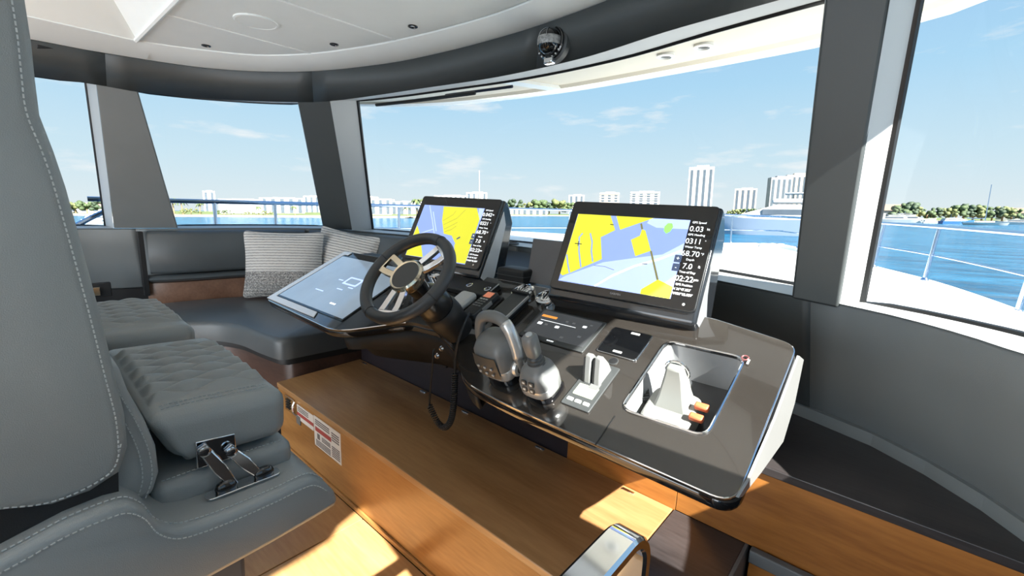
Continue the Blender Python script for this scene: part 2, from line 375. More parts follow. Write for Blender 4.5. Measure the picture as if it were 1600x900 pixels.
# ------------------------------------------------------------------ ceiling
ceil = thing('ceiling', (-2, .5, 2.33), kind='structure')
PE = smooth_curve(P2([(-3.47, .635), (-3.42, .76), (-3.33, .93), (-3.16, 1.16), (-2.85, 1.345), (-2.5, 1.46), (-2.219, 1.523), (-1.85, 1.572), (-1.46, 1.59), (-1.0, 1.53), (-.6, 1.38), (-.36, 1.1), (-.25, .8), (-.22, .635)], 2.335), 5)
ca = [math.atan2(p.x, p.y) for p in PE]
rim_in = [by_bearing(dense_r, a) for a in ca]
m = MB()
m.grid([[p+V((0, 0, 0)) for p in rim_in], [p.lerp(q, .3)+V((0, 0, -.012)) for p, q in zip(rim_in, PE)], [p.lerp(q, .8)+V((0, 0, -.014)) for p, q in zip(rim_in, PE)], [p+V((0, 0, -.006)) for p in PE], [p+V((0, 0, .02)) for p in PE]])
rim_o = m.build('rim_moulding', CEIL, ang=60)
parts = [rim_o]
# the three forward ceiling panels with narrow joints at X=-2.85 and X=-2.22
def panel(x0, x1):
    g = .006; fr = [p for p in PE if x0+g < p.x < x1-g]
    def edge(x):
        for i in range(1, len(PE)):
            if (PE[i-1].x-x)*(PE[i].x-x) <= 0 and PE[i].y > .64: t = (x-PE[i-1].x)/(PE[i].x-PE[i-1].x+1e-9); return PE[i-1].lerp(PE[i], t).y
        return .64
    pts = [V((x0+g, .64, 2.335)), V((x0+g, edge(x0+g)-.008, 2.335))] + [V((p.x, p.y-.008, 2.335)) for p in fr] + [V((x1-g, edge(x1-g)-.008, 2.335)), V((x1-g, .64, 2.335))]
    b = MB(); b.prism(pts, (0, 0, .02)); o = b.build('ceiling_panel', CEIL, smooth=False); return o
for x0, x1 in ((-3.46, -2.85), (-2.85, -2.22), (-2.22, -.23)): parts.append(panel(x0, x1))
m = MB(); m.box((-1.85, 1.1, 2.362), (3.3, .95, .01)); parts.append(m.build('joint_backing', REVEAL, smooth=False))
for x in (-2.85, -2.22):
    ye = max(p.y for p in PE if abs(p.x-x) < .12)-.02; m = MB(); m.box((x, (.64+ye)/2, 2.334), (.009, ye-.64, .006)); parts.append(m.build('joint_bead', mat('bead_white', (246, 248, 246), .5), bevel=.001))
# recess aft of the panels: sloped faces up to the high ceiling
zt = 2.56; a0, a1 = V((-3.47, .635, 2.335)), V((-.22, .635, 2.335)); b0, b1 = V((-3.12, .43, zt)), V((-.5, .43, zt))
m = MB(); m.poly([a0, a1, b1, b0]); parts.append(m.build('recess_slope', CEIL, smooth=False))
m = MB(); m.tube([a0+V((0, -.004, -.003)), a1+V((0, -.004, -.003))], .012, 6); parts.append(m.build('edge_bead', CEIL))
c0, c1 = V((-3.47, -3, 2.335)), V((-3.12, -3, zt)); m = MB(); m.poly([a0, b0, c1, c0]); parts.append(m.build('recess_slope', CEIL, smooth=False))
c2, c3 = V((-.22, -3, 2.335)), V((-.5, -3, zt)); m = MB(); m.poly([a1, c2, c3, b1]); parts.append(m.build('recess_slope', CEIL, smooth=False))
m = MB(); m.box((-1.81, -1.285, zt+.015), (2.64, 3.45, .03)); parts.append(m.build('recess_top', CEIL, smooth=False))
# side moulding aft
for side in (0, 1):
    o_ = [p for p in dense_r if p.y < .72 and ((p.x < -2) == (side == 0))]
    xi = -3.47 if side == 0 else -.22
    m = MB(); m.grid([[p for p in o_], [V((p.x*.7+xi*.3, p.y, RIMZ-.012)) for p in o_], [V((xi, p.y, 2.329)) for p in o_], [V((xi, p.y, 2.36)) for p in o_]]); parts.append(m.build('rim_moulding', CEIL, ang=60))
adopt(ceil, *parts)
# ceiling fittings
for (u, v), lab in (((322, 71), 'small black recessed ceiling downlight by the recess edge'), ((522, 69), 'small black recessed ceiling downlight between the two panel joints'), ((645, 41), 'small black recessed ceiling downlight in the widest ceiling panel')):
    p = Zp(u, v, 2.335); t = thing('downlight', p, lab, 'downlight', 'ceiling downlights')
    m = MB(); m.lathe([(.024, 0), (.024, -.004), (.019, -.006), (.017, -.003), (.017, 0)], 20, p); a = m.build('bezel', BGLOSS)
    m = MB(); m.lathe([(.0, -.0015), (.012, -.002), (.016, -.001)], 16, p); b = m.build('lens', CHROME); adopt(t, a, b)
p = Zp(400, 33, 2.335); t = thing('ceiling_speaker', p, 'round off-white speaker grille in the ceiling panel', 'speaker')
m = MB(); m.lathe([(.098, 0), (.098, -.006), (.090, -.009), (.086, -.006)], 40, p); a = m.build('ring', CEIL)
m = MB(); m.lathe([(.0, -.010), (.05, -.009), (.086, -.006)], 36, p); b = m.build('grille', CEIL); adopt(t, a, b)
# ------------------------------------------------------------------ lower walls (leather panels below the sill)
allS = W1b + W2b + W3b + W4b + W5b
SD = resample(P2([(-4.70, -3)], SILL) + allS + P2([(.76, -3)], SILL), 400)
nS = outward(SD)
LOWZ = .70
low = [p+n_*.17+V((0, 0, LOWZ-SILL)) for p, n_ in zip(SD, nS)]
def near(x, y): return min(range(400), key=lambda i: (SD[i].x-x)**2+(SD[i].y-y)**2)
cutsW = [0, near(-4.50, .70), near(-4.106, 1.984), near(-2.05, 2.39), near(-.225, 1.88), near(.43, 1.31), 399]
names = ['wall_port', 'wall_port_forward', 'wall_front_port', 'wall_front', 'wall_front_starboard', 'wall_starboard']
for k in range(6):
    a, b = cutsW[k], cutsW[k+1]; idx = list(range(a, b, 2))+[b]
    m = MB(); rows = []
    for f in (0, .03, .3, .6, .97, 1): rows.append([SD[i].lerp(low[i], f) + nS[i]*(.012 if f in (0, 1) else 0) for i in idx])
    m.grid(rows); o = m.build(names[k], (LEATHER_D, LEATHER_D, LEATHER_H, LEATHER_H, LEATHER_D, LEATHER_D)[k], ang=60); tag(o, kind='structure')
    sm = o.modifiers.new('solid', 'SOLIDIFY'); sm.thickness = .02; sm.offset = 1
# backing under the walls
for k in range(6):
    sl = slice(cutsW[k], cutsW[k+1]+1); m = MB(); m.grid([[p+n_*.03+V((0, 0, -.02)) for p, n_ in zip(SD[sl], nS[sl])], [p+n_*.02 for p, n_ in zip(low[sl], nS[sl])], [V((p.x, p.y, -.05))+n_*.02 for p, n_ in zip(low[sl], nS[sl])]])
    tag(m.build('wall_hull_lining', BMATTE), kind='structure')
# ------------------------------------------------------------------ floor with oak boards
fl = thing('floor', (-2, 0, 0), kind='structure'); parts = []
m = MB(); m.box((-2.0, -.8, -.035), (5.6, 6.0, .03)); parts.append(m.build('subfloor', BMATTE, smooth=False))
xs = [-3.9, -3.05, -2.2, -1.742, -1.0, -.27]
for i in range(len(xs)-1):
    for y0, y1 in ((-3, -1.2), (-1.2, .975)):
        m = MB(); m.box(((xs[i]+xs[i+1])/2, (y0+y1)/2, -.01), (xs[i+1]-xs[i]-.006, y1-y0-.006, .02)); parts.append(m.build('floor_board', OAKFL, bevel=.0015))
adopt(fl, *parts)
# ------------------------------------------------------------------ exterior of the boat
ov_in = [p for p in WINS[1][3]] + WINS[2][3] + WINS[3][3] + WINS[4][3] + WINS[5][3]
OUT = smooth_curve(P2([(-4.95, -3), (-4.9, -.5), (-4.7, .6), (-4.45, 1.45), (-3.9, 2.24), (-3.169, 2.66), (-2.544, 2.80), (-1.957, 2.856), (-1.449, 2.845), (-1.04, 2.825), (-.711, 2.80), (-.45, 2.77), (-.11, 2.675), (.094, 2.539), (.38, 2.15), (.56, 1.5), (.65, 1.0), (.775, .5), (.905, 0), (1.0, -.4), (1.05, -3)], 2.30), 6)
ang_o = [R(-150)+R(300)*k/140 for k in range(141)]
ovd = resample(ov_in, 500)
ii = [by_angle(ovd, a) for a in ang_o]; oo = [by_angle(OUT, a) for a in ang_o]
m = MB()
m.grid([[p+V((0, 0, .0)) for p in ii], [p.lerp(q, .25) for p, q in zip(ii, oo)]])
ovroot = thing('roof_overhang', (-2.03, 2.6, 2.3), kind='structure')
# soffit, bright fascia lip, upper skin
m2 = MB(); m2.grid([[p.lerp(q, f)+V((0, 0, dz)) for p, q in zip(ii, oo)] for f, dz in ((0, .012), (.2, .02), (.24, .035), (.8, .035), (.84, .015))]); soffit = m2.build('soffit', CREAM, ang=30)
m3_ = MB(); m3_.grid([[p.lerp(q, f)+V((0, 0, dz)) for p, q in zip(ii, oo)] for f, dz in ((.84, .015), (.9, .0), (.98, .0), (1.0, .012), (1.0, .07), (.94, .12))]); lip = m3_.build('fascia_lip', GEL, ang=50)
m4 = MB(); m4.grid([[p.lerp(q, .94)+V((0, 0, .12)) for p, q in zip(ii, oo)], [V((p.x*.6-2.03*.4, p.y*.6-.4, 2.75)) for p in oo]]); skin = m4.build('roof_skin', GEL)
m5 = MB(); m5.box((-2.03, -.9, 2.74), (3.9, 4.6, .06)); top = m5.build('roof_top', GEL, smooth=False)
m.bm.free()
adopt(ovroot, soffit, lip, skin, top)
# dark rib under the soffit
i0 = min(range(141), key=lambda i: abs(oo[i].x+2.05)); d = (oo[i0]-ii[i0])
m = MB(); m.prism([ii[i0].lerp(oo[i0], .2)+V((-.05, 0, .018)), ii[i0].lerp(oo[i0], .2)+V((.05, 0, .018)), ii[i0].lerp(oo[i0], .84)+V((.05, 0, .012)), ii[i0].lerp(oo[i0], .84)+V((-.05, 0, .012))], (0, 0, .03)); o = m.build('soffit_rib', GEL, smooth=False); adopt(ovroot, o)
for (u, v), lab in (((1040, 88), 'white ringed downlight under the outside overhang nearer the compass'), ((1099, 73), 'white ringed downlight under the outside overhang nearer the thick pillar')):
    p = Zp(u, v, 2.262); t = thing('soffit_light', p, lab, 'downlight', 'overhang downlights')
    m = MB(); m.lathe([(.045, .012), (.045, -.004), (.03, -.008), (.026, 0)], 24, p); a = m.build('ring', GEL)
    m = MB(); m.lathe([(0, -.001), (.026, 0)], 20, p); b = m.build('lens', DGREY); adopt(t, a, b)
# wiper parked along the top of the windscreen
t = thing('wiper', WINS[3][3][4], 'dark wiper arm parked along the top of the windscreen', 'wiper')
wp = [WINS[3][3][i]+V((0, .05, -.03)) for i in range(1, 9)]
m = MB(); m.tube([p for p in wp], .012, 6); a = m.build('blade', TRIMBLACK)
wp2 = [WINS[3][3][i]+V((0, .07, -.015)) for i in range(6, 11)]
m = MB(); m.tube(wp2, .009, 6); b = m.build('arm', mat('wiper_blue_black', (38, 46, 66), .3)); adopt(t, a, b)
# decks
HULL = smooth_curve([V((x, y, .8)) for x, y in [(1.35, -3), (1.28, 0), (1.1, 2.2), (.95, 3.6), (.70, 4.78), (.28, 6.2), (-.26, 7.35), (-1.2, 9.3), (-2.03, 10.6)]], 5)
port = [V((-4.06-p.x, p.y, .8)) for p in HULL]
hull = thing('deck', (-2, 5, .8), kind='structure')
SDo = [p+n_*.33 for p, n_ in zip(SD, nS)]
def inner_at(p, z): q = by_angle(SDo, math.atan2(p.x+2.03, p.y+1.6)); return V((q.x, q.y, z))
ring = HULL + port[::-1]
m = MB(); m.grid([[V((p.x-.14*(1 if p.x > -2.03 else -1), p.y-.02, .8)) for p in ring], [V((p.x, p.y, .8)).lerp(inner_at(p, .83), .5) for p in ring], [inner_at(p, .83) for p in ring]]); a = m.build('deck_plate', GEL)
m = MB()
for line in (HULL, port):
    sgn = 1 if line is HULL else -1
    m.grid([[V((p.x-.16*sgn, p.y-.03, .79)) for p in line], [V((p.x-.12*sgn, p.y-.02, .86)) for p in line], [V((p.x, p.y, .86)) for p in line], [V((p.x+.03*sgn, p.y, .78)) for p in line], [V((-2.03+(p.x+2.03)*.9, p.y-.3, -2.9)) for p in line]])
b = m.build('toe_rail', GEL, ang=50); adopt(hull, a, b)
# raised trunk in front of the windscreen
TR = [(-4.62, 1.9), (-4.45, 2.5), (-4.0, 3.4), (-3.34, 4.05), (-2.4, 4.4), (-1.6, 4.45), (-.73, 4.30), (-.1, 3.6), (.25, 2.7), (.45, 2.2), (.6, 1.75)]
tc_ = smooth_curve([V((x, y, 1.17)) for x, y in TR], 5); cc = V((-2.03, 1.5, 1.17))
def dirn(p): d_ = p-cc; d_.z = 0; return d_.normalized()
m = MB(); m.grid([[inner_at(p, 1.17) for p in tc_], [inner_at(p, 1.18).lerp(p, .6)+V((0, 0, .012)) for p in tc_], [p for p in tc_], [p+dirn(p)*.05+V((0, 0, -.06)) for p in tc_], [p+dirn(p)*.12+V((0, 0, -.38)) for p in tc_]]); o = m.build('trunk_cabin', GEL, ang=60); tag(o, kind='structure')
# cleat
p = Zp(1496, 476, .83); t = thing('deck_cleat', p, 'small metal cleat on the white starboard side deck', 'cleat')
m = MB(); m.tube([p+V((-.05, .09, .05)), p+V((.05, -.09, .05))], .014, 8); a = m.build('horn', STEEL)
adopt(t, a)
for sg_ in (-1, 1): m = MB(); m.tube([p+V((.015*sg_, -.03*sg_, 0)), p+V((.015*sg_, -.03*sg_, .05))], .012, 8); b = m.build('foot', STEEL); adopt(t, b)
# rails
def rail(line, side, lab, sts):
    t = thing('guard_rail', line[len(line)//2], lab, 'railing')
    up = [V((p.x-.06*side, p.y, 1.405)) for p in line]; md = [V((p.x-.06*side, p.y, 1.12)) for p in line]
    objs = []
    m = MB(); m.tube(up, .021, 8); objs.append(m.build('top_rail', STEEL))
    m = MB(); m.tube(md, .011, 8); objs.append(m.build('middle_rail', STEEL))
    for y in sts:
        i = min(range(len(line)), key=lambda i: abs(line[i].y-y)); p = line[i]; q = p.lerp(line[min(i+1, len(line)-1)], 0)
        b_ = V((p.x-.09*side, y if abs(p.y-y) < .4 else p.y, .86)); tt = V((up[i].x, up[i].y, 1.405))
        m = MB(); m.tube([V((up[i].x-.03*side, p.y-.02, .86)), tt], .017, 8); so_ = m.build('stanchion', STEEL)
        m = MB(); m.lathe([(.035, 0), (.035, .012), (.02, .03)], 12, (up[i].x-.03*side, p.y-.02, .86)); ft = m.build('foot', STEEL); objs += [so_, ft]
    adopt(t, *objs); return t
sb = [p for p in HULL if p.y > .4]
sb2 = resample(sb, 60); pt2 = [V((-4.06-p.x, p.y, p.z)) for p in sb2]
rail(sb2, 1, 'polished steel guard rail along the starboard bow outside the thick pillar', (2.0, 3.2, 4.6, 6.2, 7.3, 8.2, 9.0, 9.7))
rail(pt2, -1, 'polished steel guard rail along the port bow beyond the sofa windows', (1.4, 2.05, 3.5, 4.6, 6.2, 7.3, 8.4, 9.5))
t = thing('boarding_rail', (-5.1, .5, 1.2), 'blue tinted steel handrail sloping down past the port side window', 'railing')
a_ = [Xp(186, 321, -5.05), Xp(165, 330, -5.02), Xp(145, 339, -5.0), Xp(118, 353, -4.97), Xp(80, 372, -4.95)]
m = MB(); m.tube(a_, .02, 8); o = m.build('handrail', STEEL); m = MB(); m.tube([a_[1], V((a_[1].x, a_[1].y, .86))], .016, 8); o2 = m.build('post', STEEL); adopt(t, o, o2)
# ------------------------------------------------------------------ sea and far shore (built level, in the sea frame)
SEAZ = -4.5
SEAM = Matrix.Translation(EYE) @ SEAROT.to_4x4()
def sray(u, v): return FWS + RTS*((u-800)/FPX) - UPS*((v-450)/FPX)
def shore(u, D):
    """level position on the water at picture column u and depth D in front of the camera"""
    d = sray(u, 334 + (u-800)*.0087); return V((d.x*D, d.y*D, SEAZ))
def yaw_to(p): return math.atan2(-p.x, p.y)          # turned to face the boat
def far(name, u, D, label, cat, group=None, dz=0, turn=0):
    p = shore(u, D); p.z += dz
    return thing(name, label=label, cat=cat, group=group, M=SEAM @ Matrix.Translation(p) @ Matrix.Rotation(yaw_to(p)+turn, 4, 'Z'))
def lpart(root, mb, name, m, **k):
    o = mb.build(name, m, **k); o.parent = root; return o
px = lambda n, D: n*D/FPX
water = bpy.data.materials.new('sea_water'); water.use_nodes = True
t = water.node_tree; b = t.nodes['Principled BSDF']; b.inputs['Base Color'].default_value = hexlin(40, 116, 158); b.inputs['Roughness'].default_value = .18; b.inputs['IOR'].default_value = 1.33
tcn = t.nodes.new('ShaderNodeTexCoord'); n1 = t.nodes.new('ShaderNodeTexNoise'); n1.inputs['Scale'].default_value = .42; n1.inputs['Detail'].default_value = 7; n1.inputs['Roughness'].default_value = .62
mpn = t.nodes.new('ShaderNodeMapping'); mpn.inputs['Rotation'].default_value = (0, 0, R(35)); mpn.inputs['Scale'].default_value = (.55, 1.5, 1); t.links.new(tcn.outputs['Object'], mpn.inputs['Vector']); t.links.new(mpn.outputs['Vector'], n1.inputs['Vector'])
bp = t.nodes.new('ShaderNodeBump'); bp.inputs['Strength'].default_value = 1.0; bp.inputs['Distance'].default_value = 1.2; t.links.new(n1.outputs['Fac'], bp.inputs['Height']); t.links.new(bp.outputs['Normal'], b.inputs['Normal'])
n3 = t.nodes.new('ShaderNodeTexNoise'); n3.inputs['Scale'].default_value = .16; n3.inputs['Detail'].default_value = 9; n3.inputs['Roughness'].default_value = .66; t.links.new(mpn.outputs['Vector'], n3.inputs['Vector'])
rp = t.nodes.new('ShaderNodeValToRGB'); rp.color_ramp.elements[0].position = .36; rp.color_ramp.elements[0].color = hexlin(14, 66, 96); rp.color_ramp.elements[1].position = .62; rp.color_ramp.elements[1].color = hexlin(38, 104, 138); t.links.new(n3.outputs['Fac'], rp.inputs['Fac']); t.links.new(rp.outputs['Color'], b.inputs['Base Color'])  # light and dark of the waves painted into the base colour
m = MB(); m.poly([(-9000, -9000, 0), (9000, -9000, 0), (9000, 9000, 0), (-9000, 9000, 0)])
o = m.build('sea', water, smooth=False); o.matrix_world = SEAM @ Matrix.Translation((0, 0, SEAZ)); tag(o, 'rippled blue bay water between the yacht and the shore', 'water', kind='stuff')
GRASS = mat('shore_grass', (104, 118, 64), .9, var=.4, vscale=.05); SAND = mat('seawall', (146, 136, 118), .85, var=.15, vscale=.2)
LEAF = mat('tree_leaf', (78, 96, 58), .7, var=.5, vscale=.6); LEAF2 = mat('tree_leaf_light', (108, 116, 70), .7, var=.5, vscale=.6); LEAF3 = mat('tree_leaf_dark', (62, 80, 56), .7, var=.5, vscale=.6)
TRUNK = mat('palm_trunk', (150, 126, 92), .85, var=.3, vscale=2); BWHITE = mat('building_white', (176, 176, 174), .7, var=.03); BWARM = mat('building_cream', (170, 160, 148), .7, var=.05)
BWIN = mat('building_window', (84, 94, 104), .25, var=.2, vscale=.3); BGREY = mat('building_grey', (128, 130, 138), .5, var=.1, vscale=.2); BROOF = mat('house_roof', (150, 124, 108), .7, var=.1)
def land(name, cols, lab):
    m = MB(); f = [shore(u, D) for u, D in cols]; k = [shore(u, D+420) for u, D in cols]
    m.grid([[p+V((0, 0, -.5)) for p in f], [p+V((0, 0, 1.2)) for p in f]], mi=0)
    m.grid([[p+V((0, 0, 1.2)) for p in f], [p.lerp(q, .03)+V((0, 0, 1.7)) for p, q in zip(f, k)]], mi=0)
    m.grid([[p.lerp(q, .03)+V((0, 0, 1.7)) for p, q in zip(f, k)], [q+V((0, 0, 3.2)) for q in k]], mi=1)
    o = m.build(name, [SAND, GRASS], ang=20); o.matrix_world = SEAM; tag(o, lab, 'shore', kind='structure'); return o
land('port_shore', [(-700, 330), (-200, 320), (60, 320), (270, 315), (420, 320), (560, 330), (700, 360), (760, 520)], 'grassy seawall bank below the white houses across the bay')
land('middle_shore', [(740, 700), (860, 760), (1000, 820), (1150, 760), (1300, 600)], 'distant green bank behind the monitors')
land('starboard_shore', [(1250, 420), (1370, 372), (1480, 365), (1600, 372), (1900, 380), (2600, 420)], 'wooded bank with moored boats beyond the thick pillar')
rnd = random.Random(3)
def blob(m, c, r, n=9, seed=0, flat=.8):
    rows = []
    for i in range(n+1):
        th = math.pi*i/n; row = []
        for j in range(n+4):
            ph = 2*math.pi*j/(n+4); d = V((math.sin(th)*math.cos(ph), math.sin(th)*math.sin(ph), math.cos(th)))
            row.append(V(c)+V((d.x, d.y, d.z*flat))*r*(1+.38*noise.noise(d*2.3+V((seed, 0, seed*.7)))))
        rows.append(row)
    m.grid(rows, close_v=True)
def tree(u, D, wpx, hpx, lab, mt, grp, base=1.5):
    tone = {LEAF: 'mid green ', LEAF2: 'pale green ', LEAF3: 'dark green '}[mt]; lab = tone+lab; grp = tone+grp
    t = far('shore_tree', u, D, lab, 'tree', grp, base); w_, h_ = px(wpx, D), px(hpx, D)
    m = MB()
    for k in range(26):
        r_ = h_*rnd.uniform(.10, .2); zz = rnd.uniform(.3, .9); blob(m, (rnd.uniform(-.5, .5)*w_*(1.25-.6*zz), rnd.uniform(-.3, .3)*w_, h_*zz), r_, 5, rnd.uniform(0, 50))
    lpart(t, m, 'crown', mt, ang=180); m = MB(); m.tube([(0, 0, -.5), (0, 0, h_*.5)], h_*.05, 6); lpart(t, m, 'trunk', TRUNK)
def palm(u, D, hpx, lab, base=1.6):
    t = far('palm_tree', u, D, lab, 'palm', 'shore palms: '+lab, base); h_ = px(hpx, D); lean = rnd.uniform(-.1, .1)*h_
    m = MB(); m.tube([(0, 0, -.3), (lean*.4, 0, h_*.4), (lean, 0, h_*.78)], [h_*.04, h_*.03, h_*.025], 6); lpart(t, m, 'trunk', TRUNK)
    for k in range(12):
        a = 2*math.pi*k/12+rnd.uniform(-.2, .2); L_ = h_*rnd.uniform(.34, .46); d = V((math.cos(a), math.sin(a), 0)); up = rnd.uniform(.05, .4); c = V((lean, 0, h_*.78)); s = V((-d.y, d.x, 0))
        ps = [c+d*L_*f+V((0, 0, L_*(up*f*2-1.1*f*f))) for f in (0, .3, .6, 1)]; wd = [.02, .14, .15, .02]
        m = MB(); m.grid([[p+s*L_*w2-V((0, 0, L_*w2*.6)), p, p-s*L_*w2-V((0, 0, L_*w2*.6))] for p, w2 in zip(ps, wd)][:]); lpart(t, m, 'frond', LEAF2 if k % 2 else LEAF)
def block(u, D, wpx, hpx, lab, m_=BWHITE, cols=6, rows=0, depth=.6, base=2, cat='building', name='apartment_tower', cap=True, grp=None, turn=0, vertical=True, wmat=None):
    t = far(name, u, D, lab, cat, grp, base, turn); w_, h_ = px(wpx, D), px(hpx, D); dp = w_*depth; wm = wmat or BWIN
    m = MB(); m.box((0, dp/2, h_/2-1), (w_, dp, h_+2)); lpart(t, m, 'walls', m_, smooth=False)
    if vertical and cols:
        for k in range(cols):
            x = -w_/2+w_*(k+.5)/cols
            m = MB(); m.box((x, -.1, h_*.49), (w_/cols*.42, .5, h_*.9)); lpart(t, m, 'window_strip', wm, smooth=False)
    for r_ in range(rows):
        z = h_*(r_+.7)/(rows+.4)
        m = MB(); m.box((0, -.5, z), (w_*.98, 1.6, h_/(rows+1)*.3)); lpart(t, m, 'balcony_slab', m_, smooth=False)
    if cap: m = MB(); m.box((w_*.05, dp/2, h_+h_*.012), (w_*.5, dp*.6, h_*.05)); lpart(t, m, 'roof_house', m_, smooth=False)
    return t
block(1091, 1300, 36, 74, 'tallest slim white tower, standing alone behind the large chart screen', cols=4)
block(1162, 1300, 31, 42, 'cream tower of vertical bays standing next to the tallest white tower', BWARM, cols=4)
block(1216, 1000, 30, 60, 'pale grey slab tower beside the thick pillar, nearer the cream tower', BGREY, cols=4, turn=.3)
block(1243, 1030, 34, 64, 'wide beige and grey tower touching the thick pillar', BWARM, cols=5, turn=.2)
block(1006, 1300, 44, 36, 'four-bay white block with dark balcony bands above the large chart screen', cols=4, rows=10)
block(951, 1300, 30, 34, 'white block with a pale pink cast between two others', BWARM, cols=3, rows=8)
block(900, 1300, 24, 30, 'small beige block at the edge of the wooded bank', BWARM, cols=3)
block(705, 900, 52, 28, 'long white apartment row behind the small chart screen', cols=7)
block(745, 1010, 32, 33, 'white apartment block under the thin mast', cols=4)
block(568, 700, 46, 26, 'white apartment block with grey window strips beside the windscreen post', cols=6)
block(605, 720, 24, 22, 'short white apartment wing beside the block near the windscreen post', cols=4)
block(492, 700, 30, 26, 'white apartment block half behind the windscreen post', cols=4)
block(329, 800, 16, 32, 'pale plain tower rising behind the palms', cols=2)
block(378, 420, 60, 22, 'long flat white villa nearest the palms', cols=0, name='villa', cat='house')
block(442, 480, 62, 24, 'flat white villa with dark patio openings', cols=5, name='villa', cat='house')
block(578, 430, 66, 24, 'flat white villa beside the windscreen post', cols=6, name='villa', cat='house')
block(640, 500, 58, 20, 'low white villa next to the large palm', cols=5, name='villa', cat='house')
block(835, 900, 40, 8, 'low white waterfront house before the distant trees', cols=4, name='villa', cat='house')
block(800, 900, 30, 8, 'low white waterfront house beside the small chart screen', cols=4, name='villa', cat='house')
def house(u, D, wpx, hpx, lab):
    t = far('shore_house', u, D, lab, 'house', None, 1.6); w_, h_ = px(wpx, D), px(hpx, D)
    m = MB(); m.box((0, 4, h_*.3), (w_, 8, h_*.6+1)); lpart(t, m, 'walls', BWHITE, smooth=False)
    m = MB(); m.prism([(-w_*.56, -1, h_*.6), (w_*.56, -1, h_*.6), (w_*.3, 4, h_), (-w_*.3, 4, h_)], (0, .6, 0)); m.prism([(-w_*.56, 9, h_*.6), (w_*.56, 9, h_*.6), (w_*.3, 4, h_), (-w_*.3, 4, h_)], (0, .6, 0)); lpart(t, m, 'roof', BROOF, smooth=False)
    for k in range(4): m = MB(); m.box((-w_*.4+w_*.27*k, -.1, h_*.3), (w_*.12, .4, h_*.25)); lpart(t, m, 'window', BWIN, smooth=False)
house(1394, 390, 34, 24, 'white two-storey house with tan roof touching the thick pillar')
house(1592, 400, 50, 20, 'tan roofed house at the end of the wooded bank')
house(140, 360, 50, 16, 'low tan house seen through the port side window')
for u, h in ((272, 30), (286, 28)): palm(u, 330, h, 'tall palm of a pair beside the port side window pillar')
palm(312, 330, 22, 'mid height palm in front of the pale plain tower')
for u, h in ((404, 16), (461, 17)): palm(u, 330, h, 'short palm in front of the flat white villas by the sofa windows')
palm(559, 330, 15, 'short palm right beside the windscreen post'); palm(636, 330, 18, 'short palm beside the low white villa')
for u, h in ((652, 32), (664, 34)): palm(u, 330, h, 'tall palm of the pair against the small chart monitor')
for u, w_, h, mt in ((118, 26, 18, LEAF2), (136, 26, 20, LEAF), (160, 24, 22, LEAF3), (100, 30, 18, LEAF)): tree(u, 345, w_, h, 'bushy tree seen through the port side window', mt, 'trees in the port side window')
for u, w_, h, mt in ((298, 30, 14, LEAF2), (350, 26, 12, LEAF), (388, 22, 10, LEAF2), (417, 22, 12, LEAF2)): tree(u, 326, w_, h-4, 'garden shrub on the bank before the villas', mt, 'villa garden shrubs', 1.2)
for k, u in enumerate((788, 806, 824, 842, 858, 874, 890)): tree(u, 1050, 26, 20+4*(k % 2), 'distant tree in the wood between the two chart screens', (LEAF, LEAF3, LEAF2)[k % 3], 'wood between the chart screens')
for k, u in enumerate((1148, 1164, 1182, 1196)): tree(u, 800, 24, 13, 'distant low tree behind the large moored motor yacht', (LEAF2, LEAF, LEAF3)[k % 3], 'trees behind the moored yacht')
for k, u in enumerate((1405, 1418, 1432, 1448, 1462, 1478, 1494, 1505, 1520, 1534, 1550, 1566, 1580)): tree(u, 376, 24, (26, 28, 22, 18, 20, 20, 24, 26, 24, 25, 22, 22, 20)[k], 'leafy tree on the wooded bank beyond the thick pillar', (LEAF, LEAF3, LEAF2)[k % 3], 'wooded bank trees')
